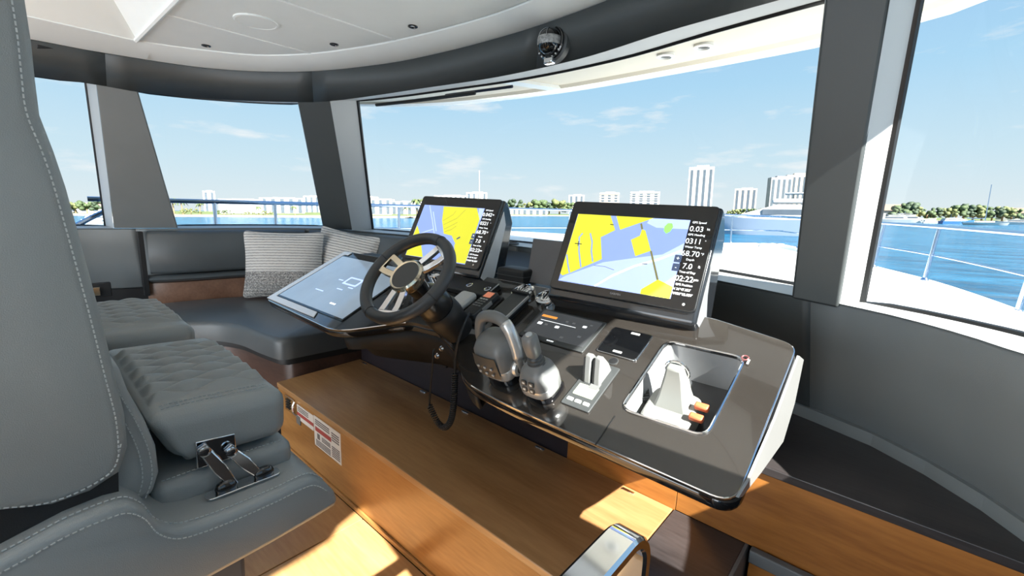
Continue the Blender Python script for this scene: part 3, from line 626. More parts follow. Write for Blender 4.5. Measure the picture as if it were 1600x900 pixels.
# boats
BOATW = mat('boat_white', (180, 182, 182), .35, var=.03)
def motorboat(u, D, lpx, lab, turn, hullm, big=False, name='motorboat'):
    L_ = px(lpx, D); t = far(name, u, D, lab, 'boat', None, 0, turn); b_ = L_*.13; h_ = L_*.1
    st = [(-.5, 1, 0), (-.2, 1, 0), (.15, .95, .1), (.38, .6, .3), (.5, .04, .45)]
    m = MB(); loops = []
    for x, w_, s in st: loops.append([V((x*L_, -b_*w_, h_*(1+s))), V((x*L_-s*L_*.05, -b_*w_*.8, 0)), V((x*L_-s*L_*.05, 0, -h_*.3)), V((x*L_-s*L_*.05, b_*w_*.8, 0)), V((x*L_, b_*w_, h_*(1+s)))])
    m.loft(loops); lpart(t, m, 'hull', hullm, ang=50)
    m = MB(); m.loft([[V((x*L_, -b_*.8, z)), V((x*L_, b_*.8, z)), V((x*L_*.9, b_*.7, z+h_*k)), V((x*L_*.9, -b_*.7, z+h_*k))] for x, z, k in ((-.45, h_, .9), (0, h_*1.05, 1.0), (.24, h_*1.15, .25))]); sup = lpart(t, m, 'superstructure', BOATW, ang=30)
    m = MB(); m.box((-.12*L_, 0, h_*1.55), (L_*.42, b_*1.58, h_*.32)); lpart(t, m, 'window_band', BWIN, smooth=False)
    if big:
        m = MB(); m.box((-.16*L_, 0, h_*2.25), (L_*.4, b_*1.3, h_*.3)); lpart(t, m, 'flybridge', BOATW, bevel=h_*.08)
        m = MB(); m.box((-.18*L_, 0, h_*2.75), (L_*.3, b_*1.2, h_*.1)); lpart(t, m, 'hard_top', BOATW, bevel=h_*.04)
        for x in (-.3, -.08): m = MB(); m.tube([(x*L_, 0, h_*2.3), (x*L_, 0, h_*2.75)], h_*.05, 6); lpart(t, m, 'pylon', WPLASTIC)
        for x in (.18, .24, -.1): m = MB(); m.box((x*L_, -b_*.99, h_*.75), (L_*.035, .3, h_*.2)); lpart(t, m, 'porthole', BWIN, smooth=False)
    m = MB(); m.tube([(-.2*L_, 0, h_*1.9), (-.22*L_, 0, h_*3.4)], h_*.03, 5); lpart(t, m, 'mast', STEEL)
    return t
BLUEHULL = mat('boat_hull_pale_blue', (150, 166, 186), .2, var=.05, vscale=.3); NAVY = mat('boat_hull_navy', (52, 96, 150), .3, var=.1, vscale=.3)
motorboat(1215, 104, 230, 'large pale motor yacht moored just beyond the bow rail', math.pi, BLUEHULL, True, 'motor_yacht')
motorboat(1497, 290, 46, 'small motorboat with a blue hull off the wooded bank', .6, NAVY)
motorboat(1428, 335, 52, 'white motor cruiser along the wooded bank near the tan-roofed house', 0, WPLASTIC, True)
motorboat(1390, 330, 50, 'white motor cruiser touching the thick pillar', math.pi, WPLASTIC, True)
motorboat(1457, 310, 22, 'tiny white open boat off the wooded bank', .4, WPLASTIC)
motorboat(1582, 290, 38, 'small white boat under the tan-roofed house', math.pi, WPLASTIC)
motorboat(166, 150, 60, 'white motor cruiser seen through the port side window', 0, WPLASTIC, True)
def sailboat(u, D, lpx, mpx, lab):
    L_ = px(lpx, D); H_ = px(mpx, D); t = far('sailing_yacht', u, D, lab, 'boat', None, 0, .2); b_ = L_*.12; h_ = L_*.08
    m = MB(); m.loft([[V((x*L_, -b_*w_, h_)), V((x*L_*.9, 0, -h_*.4)), V((x*L_, b_*w_, h_))] for x, w_ in ((-.5, .7), (-.1, 1), (.3, .7), (.52, .04))]); lpart(t, m, 'hull', WPLASTIC, ang=50)
    m = MB(); m.box((0, 0, h_*1.3), (L_*.4, b_, h_*.5)); lpart(t, m, 'cabin', WPLASTIC, bevel=.1)
    m = MB(); m.tube([(0, 0, h_), (0, 0, H_)], L_*.012, 6); lpart(t, m, 'mast', STEEL); m = MB(); m.tube([(0, 0, h_*2.4), (-L_*.4, 0, h_*2.4)], L_*.012, 6); lpart(t, m, 'boom', STEEL)
sailboat(1540, 260, 52, 62, 'anchored sailing yacht with a tall bare mast off the wooded bank')
t = far('radio_mast', 749, 850, 'thin white mast rising above the apartment blocks', 'mast', None, 2); m = MB(); m.tube([(0, 0, 0), (0, 0, px(66, 850))], [1.2, .9], 8); lpart(t, m, 'pole', BWHITE); m = MB(); m.box((0, 0, 1), (6, 6, 4)); lpart(t, m, 'footing', BGREY)
# ------------------------------------------------------------------ oak footrest step in front of the helm seats
t = thing('helm_step', (-1.6, 1.25, 0), 'long oak step platform under the helm console', 'step'); objs = []
m = MB(); m.prism([V((-2.69, .975, .372)), V((-.51, .975, .372)), V((-.51, 1.535, .372)), V((-2.72, 1.535, .372))], (0, 0, .028)); objs.append(m.build('top_board', OAK, bevel=.003))
m = MB(); m.prism([V((-2.70, .985, 0)), V((-.52, .985, 0)), V((-.52, 1.005, 0)), V((-2.70, 1.005, 0))], (0, 0, .372)); objs.append(m.build('riser', OAKF, smooth=False))
m = MB(); m.prism([V((-.53, 1.0, 0)), V((-.51, 1.0, 0)), V((-.51, 1.53, 0)), V((-.53, 1.53, 0))], (0, 0, .372)); objs.append(m.build('end_board', OAKF, smooth=False))
for p in ((-2.62, 1.5), (-1.98, 1.5), (-1.62, 1.5), (-1.12, 1.5), (-.68, 1.5)):
    m = MB(); m.box((p[0], p[1]+.01, .402), (.05, .014, .006)); objs.append(m.build('hinge_clip', CHROME, bevel=.001))
adopt(t, *objs)
t = thing('skirting_strip', (-1.6, .983, 0), 'low oak skirting strip at the foot of the step', 'skirting'); 
m = MB(); m.box((-1.6, .979, .012), (2.15, .01, .024)); o = m.build('strip', OAKF, bevel=.002); adopt(t, o)
# latch and paper warning labels on the riser
Yr = .984
def quad_on_y(px_, y, th): return [V((p.x, y, p.z)) for p in [Yp(u, v, y) for u, v in px_]]
t = thing('step_latch', Yp(460, 650, Yr), 'chrome latch plate under the edge of the oak step', 'latch')
a = Yp(447, 622, Yr-.004); b = Yp(459, 655, Yr-.004)
m = MB(); m.box(((a.x+b.x)/2, Yr-.004, .31), (abs(b.x-a.x)+.03, .006, .09)); o1 = m.build('plate', BRASSY, bevel=.002)
for k in range(4):
    m = MB(); m.box(((a.x+b.x)/2-.01, Yr-.009, .335-.016*k), (.05, .008, .006)); o2 = m.build('louvre', TRIMBLACK, smooth=False); adopt(t, o2)
m = MB(); m.tube([(b.x+.03, Yr-.006, .35), (b.x+.03, Yr-.018, .33), (b.x+.03, Yr-.018, .29), (b.x+.03, Yr-.006, .27)], .005, 6); o3 = m.build('bail', CHROME)
m = MB(); m.box((b.x+.06, Yr-.003, .25), (.05, .004, .05)); o4 = m.build('keeper', MGREY, bevel=.002); adopt(t, o1, o3, o4)
def label(pxs, nm, lab, bands, cols):
    q = [Yp(u, v, Yr) for u, v in pxs]; x0, x1 = min(p.x for p in q), max(p.x for p in q); z0, z1 = min(q[0].z, q[1].z, .37)*1.0, max(p.z for p in q)
    return q
def sticker(x0, x1, z0, z1, lab, bands):
    t = thing('warning_label', ((x0+x1)/2, Yr, z0), lab, 'label'); m = MB(); m.box(((x0+x1)/2, Yr-.001, (z0+z1)/2), (x1-x0, .002, z1-z0)); o = m.build('paper', PAPER, smooth=False); adopt(t, o)
    for (a0, a1, c0, c1, mm) in bands:
        m = MB(); m.box((x0+(x1-x0)*(a0+a1)/2, Yr-.0025, z0+(z1-z0)*(c0+c1)/2), ((x1-x0)*(a1-a0), .001, (z1-z0)*(c1-c0))); o = m.build('print_block', mm, smooth=False); adopt(t, o)
lines = lambda x0, x1, z0, z1, n: [(x0, x1, z0+(z1-z0)*k/n, z0+(z1-z0)*(k+.5)/n, INK) for k in range(n)]
qa = Yp(466, 640, Yr); qb = Yp(486, 650, Yr); qc = Yp(528, 700, Yr)
sticker(-2.44, -2.24, .255, .345, 'small paper warning label with a red stripe next to the latch', [(0, 1, .28, .5, RED)]+lines(.06, .7, .6, .95, 3))
sticker(-2.235, -1.95, .18, .352, 'large paper warning label with a red stripe under the step edge', [(.05, .66, .52, .66, RED), (.12, .22, .28, .46, INK)]+lines(.06, .62, .05, .26, 4)+lines(.68, .96, .08, .45, 6)+lines(.3, .62, .3, .46, 3)+lines(.06, .6, .74, .94, 3)+lines(.68, .95, .6, .9, 4))
# ------------------------------------------------------------------ back panel of the knee space and teak panels to starboard
t = thing('wall_knee', (-1.4, 1.55, .4), kind='structure'); objs = []
m = MB(); m.box((-1.85, 1.555, .63), (1.72, .03, .50)); objs.append(m.build('vent_panel', PURPLE, smooth=False))
for gx in (-2.35, -1.93, -1.52, -1.18):
    for k in range(3):
        m = MB(); m.box((gx, 1.535, .60+.045*k), (.26, .014, .018)); objs.append(m.build('vent_slat', BMATTE, bevel=.003))
for x, w_ in ((-.745, .49),):
    m = MB(); m.box((x, 1.551, .545), (w_-.004, .03, .33)); objs.append(m.build('teak_board', TEAK, bevel=.0015))
m = MB(); m.box((.03, 1.551, .535), (1.06, .03, .27)); objs.append(m.build('teak_board', TEAK, bevel=.0015))
m = MB(); m.lathe([(0, -.004), (.022, -.003), (.028, .002), (.028, .01)], 20, (-2.62, 1.535, .55), Matrix.Rotation(R(90), 3, 'X')); objs.append(m.build('round_cap', SILVER))
adopt(t, *objs)
# black shelf under the starboard windows
m = MB(); pts = [V((-.62, 1.53, .672)), V((.60, 1.515, .672))] + [V((p.x+n_.x*.19, p.y+n_.y*.19, .672)) for p, n_ in list(zip(SD, nS))[near(.55, 1.0):near(-.9, 2.15):-2]]
pts = [p for p in pts if p.y >= 1.5]
m.prism(pts, (0, 0, .028)); o = m.build('window_shelf', WENGE, bevel=.003, smooth=False); tag(o, 'black wood shelf under the starboard windows', 'shelf')
# grey base strip between shelf and wall
rng = range(near(-.6, 2.02), near(.43, 1.31), 4); m = MB()
m.grid([[SD[i].lerp(low[i], 1)+nS[i]*(-.03)+V((0, 0, .0)) for i in rng], [SD[i].lerp(low[i], 1)+nS[i]*(-.03)+V((0, 0, .045)) for i in rng], [SD[i].lerp(low[i], 1)+nS[i]*(.02)+V((0, 0, .05)) for i in rng]]); o = m.build('baseboard_starboard', LEATHER_D, smooth=False); tag(o, kind='structure')
# black landing beside the step, stair well to starboard
m = MB(); m.prism([V((-.505, .6, .372)), V((-.262, .6, .372)), V((-.262, 1.535, .372)), V((-.505, 1.535, .372))], (0, 0, .028)); o = m.build('landing', WENGE, bevel=.002, smooth=False); tag(o, 'black wood landing between the oak step and the stairwell', 'landing')
t = thing('stairwell', (0, 1.2, .1), 'wood stairs going down beside the black landing', 'stairs'); objs = []
m = MB(); m.box((-.256, 1.07, .2), (.012, .94, .40)); objs.append(m.build('edge_trim', GREYSTRIP, bevel=.002))
m = MB(); m.box((.06, 1.515, .385), (.60, .03, .045)); objs.append(m.build('nosing', GREYSTRIP, bevel=.004))
m = MB(); m.box((.06, 1.36, .255), (.60, .28, .03)); objs.append(m.build('tread', TEAK, bevel=.003))
m = MB(); m.box((.06, 1.535, .31), (.60, .02, .11)); objs.append(m.build('riser', TEAK, smooth=False))
m = MB(); m.box((.06, 1.05, .05), (.60, .28, .03)); objs.append(m.build('tread', TEAK, bevel=.003))
m = MB(); m.box((.06, 1.21, .15), (.60, .02, .18)); objs.append(m.build('riser', TEAK, smooth=False))
adopt(t, *objs)
# chrome handrail with rounded end
t = thing('stair_handrail', (-.31, .4, 0), 'chunky chrome grab rail with a rounded end by the landing', 'handrail')
HX = -.297
path = [V((HX, -.5, .93)), V((HX, .1, .93)), V((HX, .645, .93))]
for k in range(1, 9): a = R(90)*k/8; path.append(V((HX, .645+.065*math.sin(a), .93-.065*(1-math.cos(a)))))
path += [V((HX, .71, .75)), V((HX, .71, .5)), V((HX, .71, .40))]
m = MB(); loops = []
for i, p in enumerate(path):
    tg = (path[min(i+1, len(path)-1)]-path[max(i-1, 0)]).normalized(); sd_ = V((1, 0, 0)); nn = tg.cross(sd_).normalized()
    loops.append([p+sd_*a*.029+nn*b*.012 for a, b in ((-1, -.6), (-.8, -1), (.8, -1), (1, -.6), (1, .6), (.8, 1), (-.8, 1), (-1, .6))])
m.loft(loops); o = m.build('rail', CHROME, ang=30); 
m = MB(); m.tube([(HX, -.4, .93), (HX, -.4, 0)], .02, 10); o2 = m.build('post', CHROME); m = MB(); m.lathe([(.05, 0), (.05, .01), (.03, .02)], 20, (HX, .71, .4)); o3 = m.build('flange', CHROME); adopt(t, o, o2, o3)
# ------------------------------------------------------------------ sofa
t = thing('corner_sofa', (-3.6, 1.3, 0), 'curved charcoal leather corner sofa under the port windows', 'sofa'); objs = []
FR = smooth_curve([V((-2.72, 1.55, 0)), V((-2.74, 1.25, 0)), V((-2.755, 1.06, 0)), V((-2.785, 1.03, 0)), V((-2.98, .995, 0)), V((-3.25, .96, 0)), V((-3.46, .86, 0)), V((-3.60, .66, 0)), V((-3.66, .4, 0)), V((-3.68, -.4, 0))], 6)
BK = smooth_curve([V((-2.70, 2.05, 0)), V((-3.2, 2.05, 0)), V((-3.7, 1.93, 0)), V((-3.98, 1.72, 0)), V((-4.13, 1.45, 0)), V((-4.22, 1.15, 0)), V((-4.27, .9, 0)), V((-4.30, .5, 0)), V((-4.33, -.4, 0))], 6)
FR = resample(FR, 48); BK = resample(BK, 48)
def band(z0, z1, r, f0=0.0, f1=1.0):
    m = MB(); loops = []
    for p, q in zip(FR, BK):
        d = (q-p); a = p+d*f0; b = p+d*f1; dn = d.normalized(); prof = []
        for (s, z) in ((0, z0), (0, z1-r), (r*.3, z1-r*.3), (r, z1)): prof.append(a+dn*s+V((0, 0, z)))
        prof.append(a.lerp(b, .5)+V((0, 0, z1+.012)))
        prof += [b-dn*.02+V((0, 0, z1)), b+V((0, 0, z0))]; loops.append(prof)
    m.loft(loops); return m
def wr(o): return o
m = band(.50, .635, .035); sc = m.build('seat_cushion', SOFA, ang=60); objs.append(sc)
m = band(.0, .50, .004, .07, 1.0); objs.append(m.build('base', WALNUT_SHADED, ang=40))
m = band(.46, .50, .004, .02, 1.0); objs.append(m.build('plinth_strip', BMATTE, ang=40))
# soft gathers along the front of the cushion
for k in range(5):
    p = FR[20+k*2]; m = MB()
# walnut strip, ledge and backrests follow the wall
def wallband(a, b, z0, z1, off0, off1, th, m_, nm, r=.02, bev=0):
    ia, ib = near(*a), near(*b); st = 1 if ib > ia else -1; m = MB(); loops = []
    idx = list(range(ia, ib, st*3))+[ib]
    for n_, i in enumerate(idx):
        p = SD[i]; n = nS[i]; e_ = 1
        if n_ in (0, len(idx)-1): e_ = .72
        elif n_ in (1, len(idx)-2): e_ = .95
        def at(off, z): return V((p.x, p.y, z)) - n*off
        o0, o1 = off0, off1
        loops.append([at(o0, z0), at(o0+th*e_*.75, z0+r*.15), at(o0+th*e_, z0+r), at((o0+o1)/2+th*e_*1.1, (z0+z1)/2), at(o1+th*e_, z1-r), at(o1+th*e_*.75, z1-r*.15), at(o1, z1)])
    m.loft(loops); return m.build(nm, m_, ang=60)
objs.append(wallband((-4.48, .74), (-4.19, 1.84), .845, 1.185, .02, .005, .085, SOFA, 'backrest', .03))
objs.append(wallband((-4.17, 1.88), (-3.1, 2.26), .845, 1.185, .02, .005, .085, SOFA, 'backrest', .03))
objs.append(wallband((-3.05, 2.27), (-2.3, 2.37), .845, 1.185, .02, .005, .085, SOFA, 'backrest', .03))
objs.append(wallband((-4.49, .71), (-2.5, 2.36), .775, .835, .0, .0, .10, SOFA, 'ledge', .02))
objs.append(wallband((-4.49, .73), (-2.5, 2.36), .60, .775, -.02, -.02, .08, WALNUT, 'back_strip', .004))
m = MB(); a = SD[near(-4.50, .70)]; m.box((a.x+.062, a.y+.012, .93), (.075, .03, .50)); objs.append(m.build('end_gap', BMATTE, smooth=False))
adopt(t, *objs)
# small latch box with pale plate on the port wall by the seats
a = Xp(146, 455, -4.3); t = thing('wall_catch', a, 'black catch with a pale plate on the port wall', 'catch')
m = MB(); m.box((a.x-.04, a.y+.04, a.z), (.05, .12, .10)); o = m.build('body', BMATTE, bevel=.004); m = MB(); m.box((a.x, a.y, a.z-.005), (.012, .07, .06)); o2 = m.build('plate', BRASSY, bevel=.002); adopt(t, o, o2)
# cushions
KNIT = bpy.data.materials.new('striped_knit'); KNIT.use_nodes = True
tt = KNIT.node_tree; b = tt.nodes['Principled BSDF']; b.inputs['Roughness'].default_value = .9
tcn = tt.nodes.new('ShaderNodeTexCoord'); wv = tt.nodes.new('ShaderNodeTexWave'); wv.bands_direction = 'Y'; wv.inputs['Scale'].default_value = 14; wv.inputs['Distortion'].default_value = 1.2; wv.inputs['Detail'].default_value = 3; wv.inputs['Detail Scale'].default_value = 4
tt.links.new(tcn.outputs['Object'], wv.inputs['Vector']); rp = tt.nodes.new('ShaderNodeValToRGB'); rp.color_ramp.elements[0].position = .12; rp.color_ramp.elements[0].color = hexlin(150, 149, 147); rp.color_ramp.elements[1].position = .4; rp.color_ramp.elements[1].color = hexlin(206, 204, 200); tt.links.new(wv.outputs['Fac'], rp.inputs['Fac'])
# lower third woven darker
sp = tt.nodes.new('ShaderNodeSeparateXYZ'); tt.links.new(tcn.outputs['Object'], sp.inputs[0]); mr = tt.nodes.new('ShaderNodeMapRange'); mr.inputs['From Min'].default_value = -.07; mr.inputs['From Max'].default_value = -.05; tt.links.new(sp.outputs['Y'], mr.inputs['Value'])
nz2 = tt.nodes.new('ShaderNodeTexNoise'); nz2.inputs['Scale'].default_value = 90; tt.links.new(tcn.outputs['Object'], nz2.inputs['Vector']); rp2 = tt.nodes.new('ShaderNodeValToRGB'); rp2.color_ramp.elements[0].position = .35; rp2.color_ramp.elements[0].color = hexlin(92, 92, 92); rp2.color_ramp.elements[1].position = .65; rp2.color_ramp.elements[1].color = hexlin(176, 174, 170); tt.links.new(nz2.outputs['Fac'], rp2.inputs['Fac'])
mx2 = tt.nodes.new('ShaderNodeMix'); mx2.data_type = 'RGBA'; tt.links.new(mr.outputs['Result'], mx2.inputs['Factor']); tt.links.new(rp2.outputs['Color'], mx2.inputs['A']); tt.links.new(rp.outputs['Color'], mx2.inputs['B']); tt.links.new(mx2.outputs['Result'], b.inputs['Base Color'])
bp = tt.nodes.new('ShaderNodeBump'); bp.inputs['Strength'].default_value = .6; bp.inputs['Distance'].default_value = .006; tt.links.new(wv.outputs['Fac'], bp.inputs['Height']); tt.links.new(bp.outputs['Normal'], b.inputs['Normal'])
def pillow(c, yaw, lean, w_, h_, roll, lab, m_, nm='throw_pillow', th=.16):
    def pinch(o, p):
        fx = abs(p.x)/(w_/2); fy = abs(p.y)/(h_/2); k = max(0, 1-fx**3)*max(0, 1-fy**3)
        z = o.z*(.25+.75*k); s = 1-.07*(1-fy**2)*(fx**4); s2 = 1-.07*(1-fx**2)*(fy**4)
        return V((o.x*s, o.y*s2, z + .012*noise.noise(V((p.x*9, p.y*9, c[0])))))
    b_ = rounded_box(w_, h_, th, .04, (14, 14, 4), .03, pinch)
    M = Matrix.Translation(c) @ Matrix.Rotation(yaw, 4, 'Z') @ Matrix.Rotation(R(90)-lean, 4, 'X') @ Matrix.Rotation(roll, 4, 'Z')
    t = thing(nm, label=lab, cat='pillow', M=M); o = b_.build('cover', m_, ang=180); o.parent = t
    # piped seam round the edge
    m = MB(); pts = []
    for k in range(48):
        a = 2*math.pi*k/48; x = max(-1, min(1, 1.25*math.cos(a))); y = max(-1, min(1, 1.25*math.sin(a))); pts.append(V((x*w_/2*.985*(1-.07*(1-y*y)*(abs(x)**4)), y*h_/2*.985*(1-.07*(1-x*x)*(abs(y)**4)), 0)))
    m.tube(pts, .004, 6, closed=True); o = m.build('seam', m_); o.parent = t; return t
pillow(V((-3.86, 1.52, .925)), R(52), R(12), .63, .56, 0, 'large grey striped knit pillow with a darker woven base', KNIT)
pillow(V((-3.63, 1.93, .945)), R(28), R(14), .60, .54, R(-8), 'smaller grey striped knit pillow tilted beside the larger pillow', KNIT)
pillow(V((-2.92, 2.02, .90)), R(2), R(22), .50, .42, 0, 'black leather pillow half hidden by the steering wheel', mat('black_pillow', (38, 40, 42), .4, bump=.2, bscale=400, var=.1))
# ------------------------------------------------------------------ helm console: everything on one sloping plane
EX = V((1, 0, 0)); EYc = V((0, 1, .497)).normalized(); EZ = V((0, -.497, 1)).normalized(); O0 = V((0, 1.40, 1.08)); KS = 1.11675
MC = frame_matrix(O0, EX, EYc, EZ); MCi = MC.inverted()
def loc(X, Y): return V((X, (Y-1.4)*KS, 0))
def cpx(u, v, h=0): p = MCi @ Pl(u, v, O0+EZ*h, EZ); return V((p.x, p.y, h))
def round_poly(pts, rad, n=6):
    o = []; N_ = len(pts)
    for i, p in enumerate(pts):
        r = rad[i] if isinstance(rad, (list, tuple)) else rad
        a, b = (pts[i-1]-p), (pts[(i+1) % N_]-p)
        if r <= 0: o.append(p.copy()); continue
        r = min(r, a.length*.45, b.length*.45); s, e_ = p+a.normalized()*r, p+b.normalized()*r
        for k in range(n+1): t_ = k/n; o.append((1-t_)**2*s+2*t_*(1-t_)*p+t_*t_*e_)
    return o
con = thing('helm_console', label='long sloping black gloss helm console', cat='console', M=MC)
base_xy = [(-.2, .985), (-.2, 1.485), (-.45, 1.53), (-2.825, 1.515), (-2.838, 1.0), (-1.96, .985), (-1.62, 1.16), (-1.44, 1.17), (-1.27, 1.12), (-1.10, 1.005), (-.9, .99)]
outl = round_poly([loc(*p) for p in base_xy], [.05, .04, .03, .03, .05, .12, .05, .02, .06, .08, .2])
tray_c = [loc(-.542, 1.105), loc(-.308, 1.112), loc(-.306, 1.393), loc(-.541, 1.39)]
tray = round_poly(tray_c, .035, 5)
def slab_with_hole(outer, hole, z0, z1):
    b = MB(); bm_ = b.bm
    for z in (z1, z0):
        ov = [bm_.verts.new((p.x, p.y, z)) for p in outer]; hv = [bm_.verts.new((p.x, p.y, z)) for p in hole]
        ed = [bm_.edges.new((l[i], l[(i+1) % len(l)])) for l in (ov, hv) for i in range(len(l))]
        bmesh.ops.triangle_fill(bm_, use_beauty=True, use_dissolve=False, edges=ed)
        if z == z1: ot, ht = ov, hv
    for a, c in ((ot, ov), (ht, hv)):
        for i in range(len(a)): j = (i+1) % len(a); bm_.faces.new((a[i], a[j], c[j], c[i]))
    return b
cp = []
m = slab_with_hole(outl, tray, -.018, 0); o = m.build('top_plate', BROWNGLOSS, ang=30); o.parent = con
cen = V((-1.5, -.05, 0))
def inset(poly, d):
    res = []; n = len(poly)
    for i in range(n):
        tg = (poly[(i+1) % n]-poly[i-1]); nn = V((-tg.y, tg.x, 0)).normalized(); res.append(poly[i]+nn*d)
    return res
area = sum(outl[i].x*outl[(i+1) % len(outl)].y-outl[(i+1) % len(outl)].x*outl[i].y for i in range(len(outl)))
sg = 1 if area > 0 else -1
ch = [p for p in inset(outl, -sg*.001)]; ks = [i for i, p in enumerate(ch) if -1.63 < p.x < -1.05 and p.y < -.2]; ch = ch[max(ks)+1:]+ch[:min(ks)]
m = MB(); m.tube([p+V((0, 0, -.003)) for p in ch], .003, 6); o = m.build('chrome_edge', CHROME); o.parent = con
def down(poly, d): return [V((p.x, p.y, -d)) for p in poly]
m = MB(); m.grid([down(outl, .018), down(inset(outl, -sg*.006), .024), down(inset(outl, -sg*.006), .045), down(inset(outl, sg*.02), .06)], close_v=True); o = m.build('edge_bumper', BGLOSS, ang=50); o.parent = con
# lower shell tapering back to the knee panel
r1 = down(inset(outl, sg*.02), .06); r3 = []
for p in r1:
    q = MC @ p; r3.append(MCi @ V((q.x*.93-1.5*.07, 1.53-(1.53-q.y)*.42, min(q.z, .90)-.02)))
m = MB(); m.grid([r1, [a.lerp(b, .55)+V((0, 0, -.01)) for a, b in zip(r1, r3)], r3], close_v=True); m.bm.faces.new([v for v in list(m.bm.verts)[-len(r3):]]); o = m.build('lower_shell', BGLOSS, ang=60); o.parent = con
# starboard end panel in pale gloss
ep = [Xp(1154, 778, -.188), Xp(1170, 752, -.188), Xp(1212, 655, -.188), Xp(1249, 556, -.188), Xp(1256, 562, -.188), Xp(1242, 630, -.188), Xp(1224, 690, -.188), Xp(1190, 738, -.188), Xp(1160, 776, -.188)]
m = MB(); m.prism(ep, (-.006, 0, 0)); o = m.build('end_panel', mat('end_panel_grey', (136, 137, 136), .25, var=.03), smooth=False); adopt(con, o)
# back upstand that closes the console towards the windscreen
m = MB(); m.box((-1.68, 1.60, 1.03), (2.1, .12, .2)); o = m.build('back_box', BMATTE, bevel=.01); adopt(con, o)
# column support under the wheel
nf = [p for p in outl if -2.0 < p.x < -1.03 and p.y < -.2]; nf.sort(key=lambda p: p.x); tp = [MC @ (p+V((0, .012, -.05))) for p in nf]
m = MB(); m.grid([tp, [p+V((0, .02, -.06)) for p in tp], [V((p.x*.97-.03*1.4, p.y+.07, .80)) for p in tp], [V((p.x*.95-.05*1.4, min(1.5, p.y+.15), .725)) for p in tp]]); o = m.build('column_fascia', BMATTE, ang=50); sm = o.modifiers.new('solid', 'SOLIDIFY'); sm.thickness = .012; adopt(con, o)
for q in ((735, 587), (690, 545), (683, 556)):
    p = Pl(q[0], q[1], V((-1.15, 1.08, .75)), V((0, -1, 0))); m = MB(); m.lathe([(0, .008), (.008, .007), (.012, 0)], 14, p, Matrix.Rotation(R(90), 3, 'X')); o = m.build('fixing_stud', CHROME); adopt(con, o)
# recessed tray
m = MB(); dp = .13; lo = [p.lerp((tray_c[0]+tray_c[2])/2, .12)+V((0, 0, -dp)) for p in tray]
m.grid([[p for p in tray], [p+V((0, 0, -.01)) for p in tray], lo], close_v=True)
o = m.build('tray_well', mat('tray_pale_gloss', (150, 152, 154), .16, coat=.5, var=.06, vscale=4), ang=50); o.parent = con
m = MB(); m.poly([p for p in lo]); o = m.build('tray_floor', mat('tray_dark_gloss', (70, 72, 74), .12, coat=.6, var=.06, vscale=4), smooth=False); o.parent = con  # floor coloured darker to stand for the dark reflection in the tray
m = MB(); m.tube([p+V((0, 0, .002)) for p in inset(tray, 0)], .004, 6, closed=True); o = m.build('tray_rim', CHROME); o.parent = con
# seam on the top plate
m = MB(); m.box(loc(-.545, 1.03)+V((0, 0, .0005)), (.003, .11, .002)); o = m.build('seam', TRIMBLACK); o.parent = con

def dev(name, lab, cat, x, y, h=0, rz=0, grp=None):
    return thing(name, label=lab, cat=cat, group=grp, M=MC @ Matrix.Translation(loc(x, y)+V((0, 0, h))) @ Matrix.Rotation(rz, 4, 'Z'))
def rr_slab(w_, h_, r, z0, z1):
    b = MB(); pts = round_poly([V((-w_/2, -h_/2, z0)), V((w_/2, -h_/2, z0)), V((w_/2, h_/2, z0)), V((-w_/2, h_/2, z0))], r, 4); b.prism(pts, (0, 0, z1-z0)); return b
def flat(w_, h_, x, y, z): b = MB(); b.box((x, y, z), (w_, h_, .0008)); return b
def part(t, mb, nm, m_, **k): o = mb.build(nm, m_, **k); o.parent = t; return o
def ltext(t, s, size, m_, x, y, z, align='CENTER', nm='lettering'):
    o = text(s, size, m_, Matrix.Translation((x, y, z)), nm, align); o.parent = t; return o
# ---- wing touch display
t = dev('wing_display', 'wide touch display set flat in the console wing by the sofa', 'display', -2.385, 1.255)
part(t, rr_slab(.80, .52, .02, .0, .008), 'white_frame', REVEAL, bevel=.002) if False else None
part(t, rr_slab(.765, .478, .008, .0, .006), 'glass', SCREENGLASS, bevel=.001)
part(t, flat(.745, .455, 0, 0, .0068), 'picture', S_WING)
part(t, rr_slab(.15, .07, .01, .007, .0074), 'icon_tile', S_PALE).location = (.07, .03, 0)
part(t, rr_slab(.11, .045, .01, .0076, .008), 'icon_tile', S_WING).location = (.07, .03, 0)
for k, (x, y, w_) in enumerate(((-.05, .02, .05), (-.1, -.1, .09), (.05, -.05, .06), (.12, -.02, .05))): part(t, flat(w_, .008, x, y, .0072), 'menu_line', S_PALE, smooth=False)
for k in range(3): part(t, rr_slab(.014, .012, .004, .007, .0078), 'menu_dot', S_TXT).location = (.14+.02*k, -.16, 0)
# white surround of the wing: left and front
m = MB(); pts = [loc(-2.826, 1.004), loc(-2.22, 1.004), loc(-2.25, 1.038), loc(-2.772, 1.038), loc(-2.772, 1.478), loc(-2.73, 1.478), loc(-2.73, 1.508), loc(-2.82, 1.508)]
m.prism([p+V((0, 0, .001)) for p in pts], (0, 0, .006)); o = m.build('wing_surround', mat('wing_surround_white', (226, 228, 230), .15, coat=.5, var=.03), bevel=.002); o.parent = con
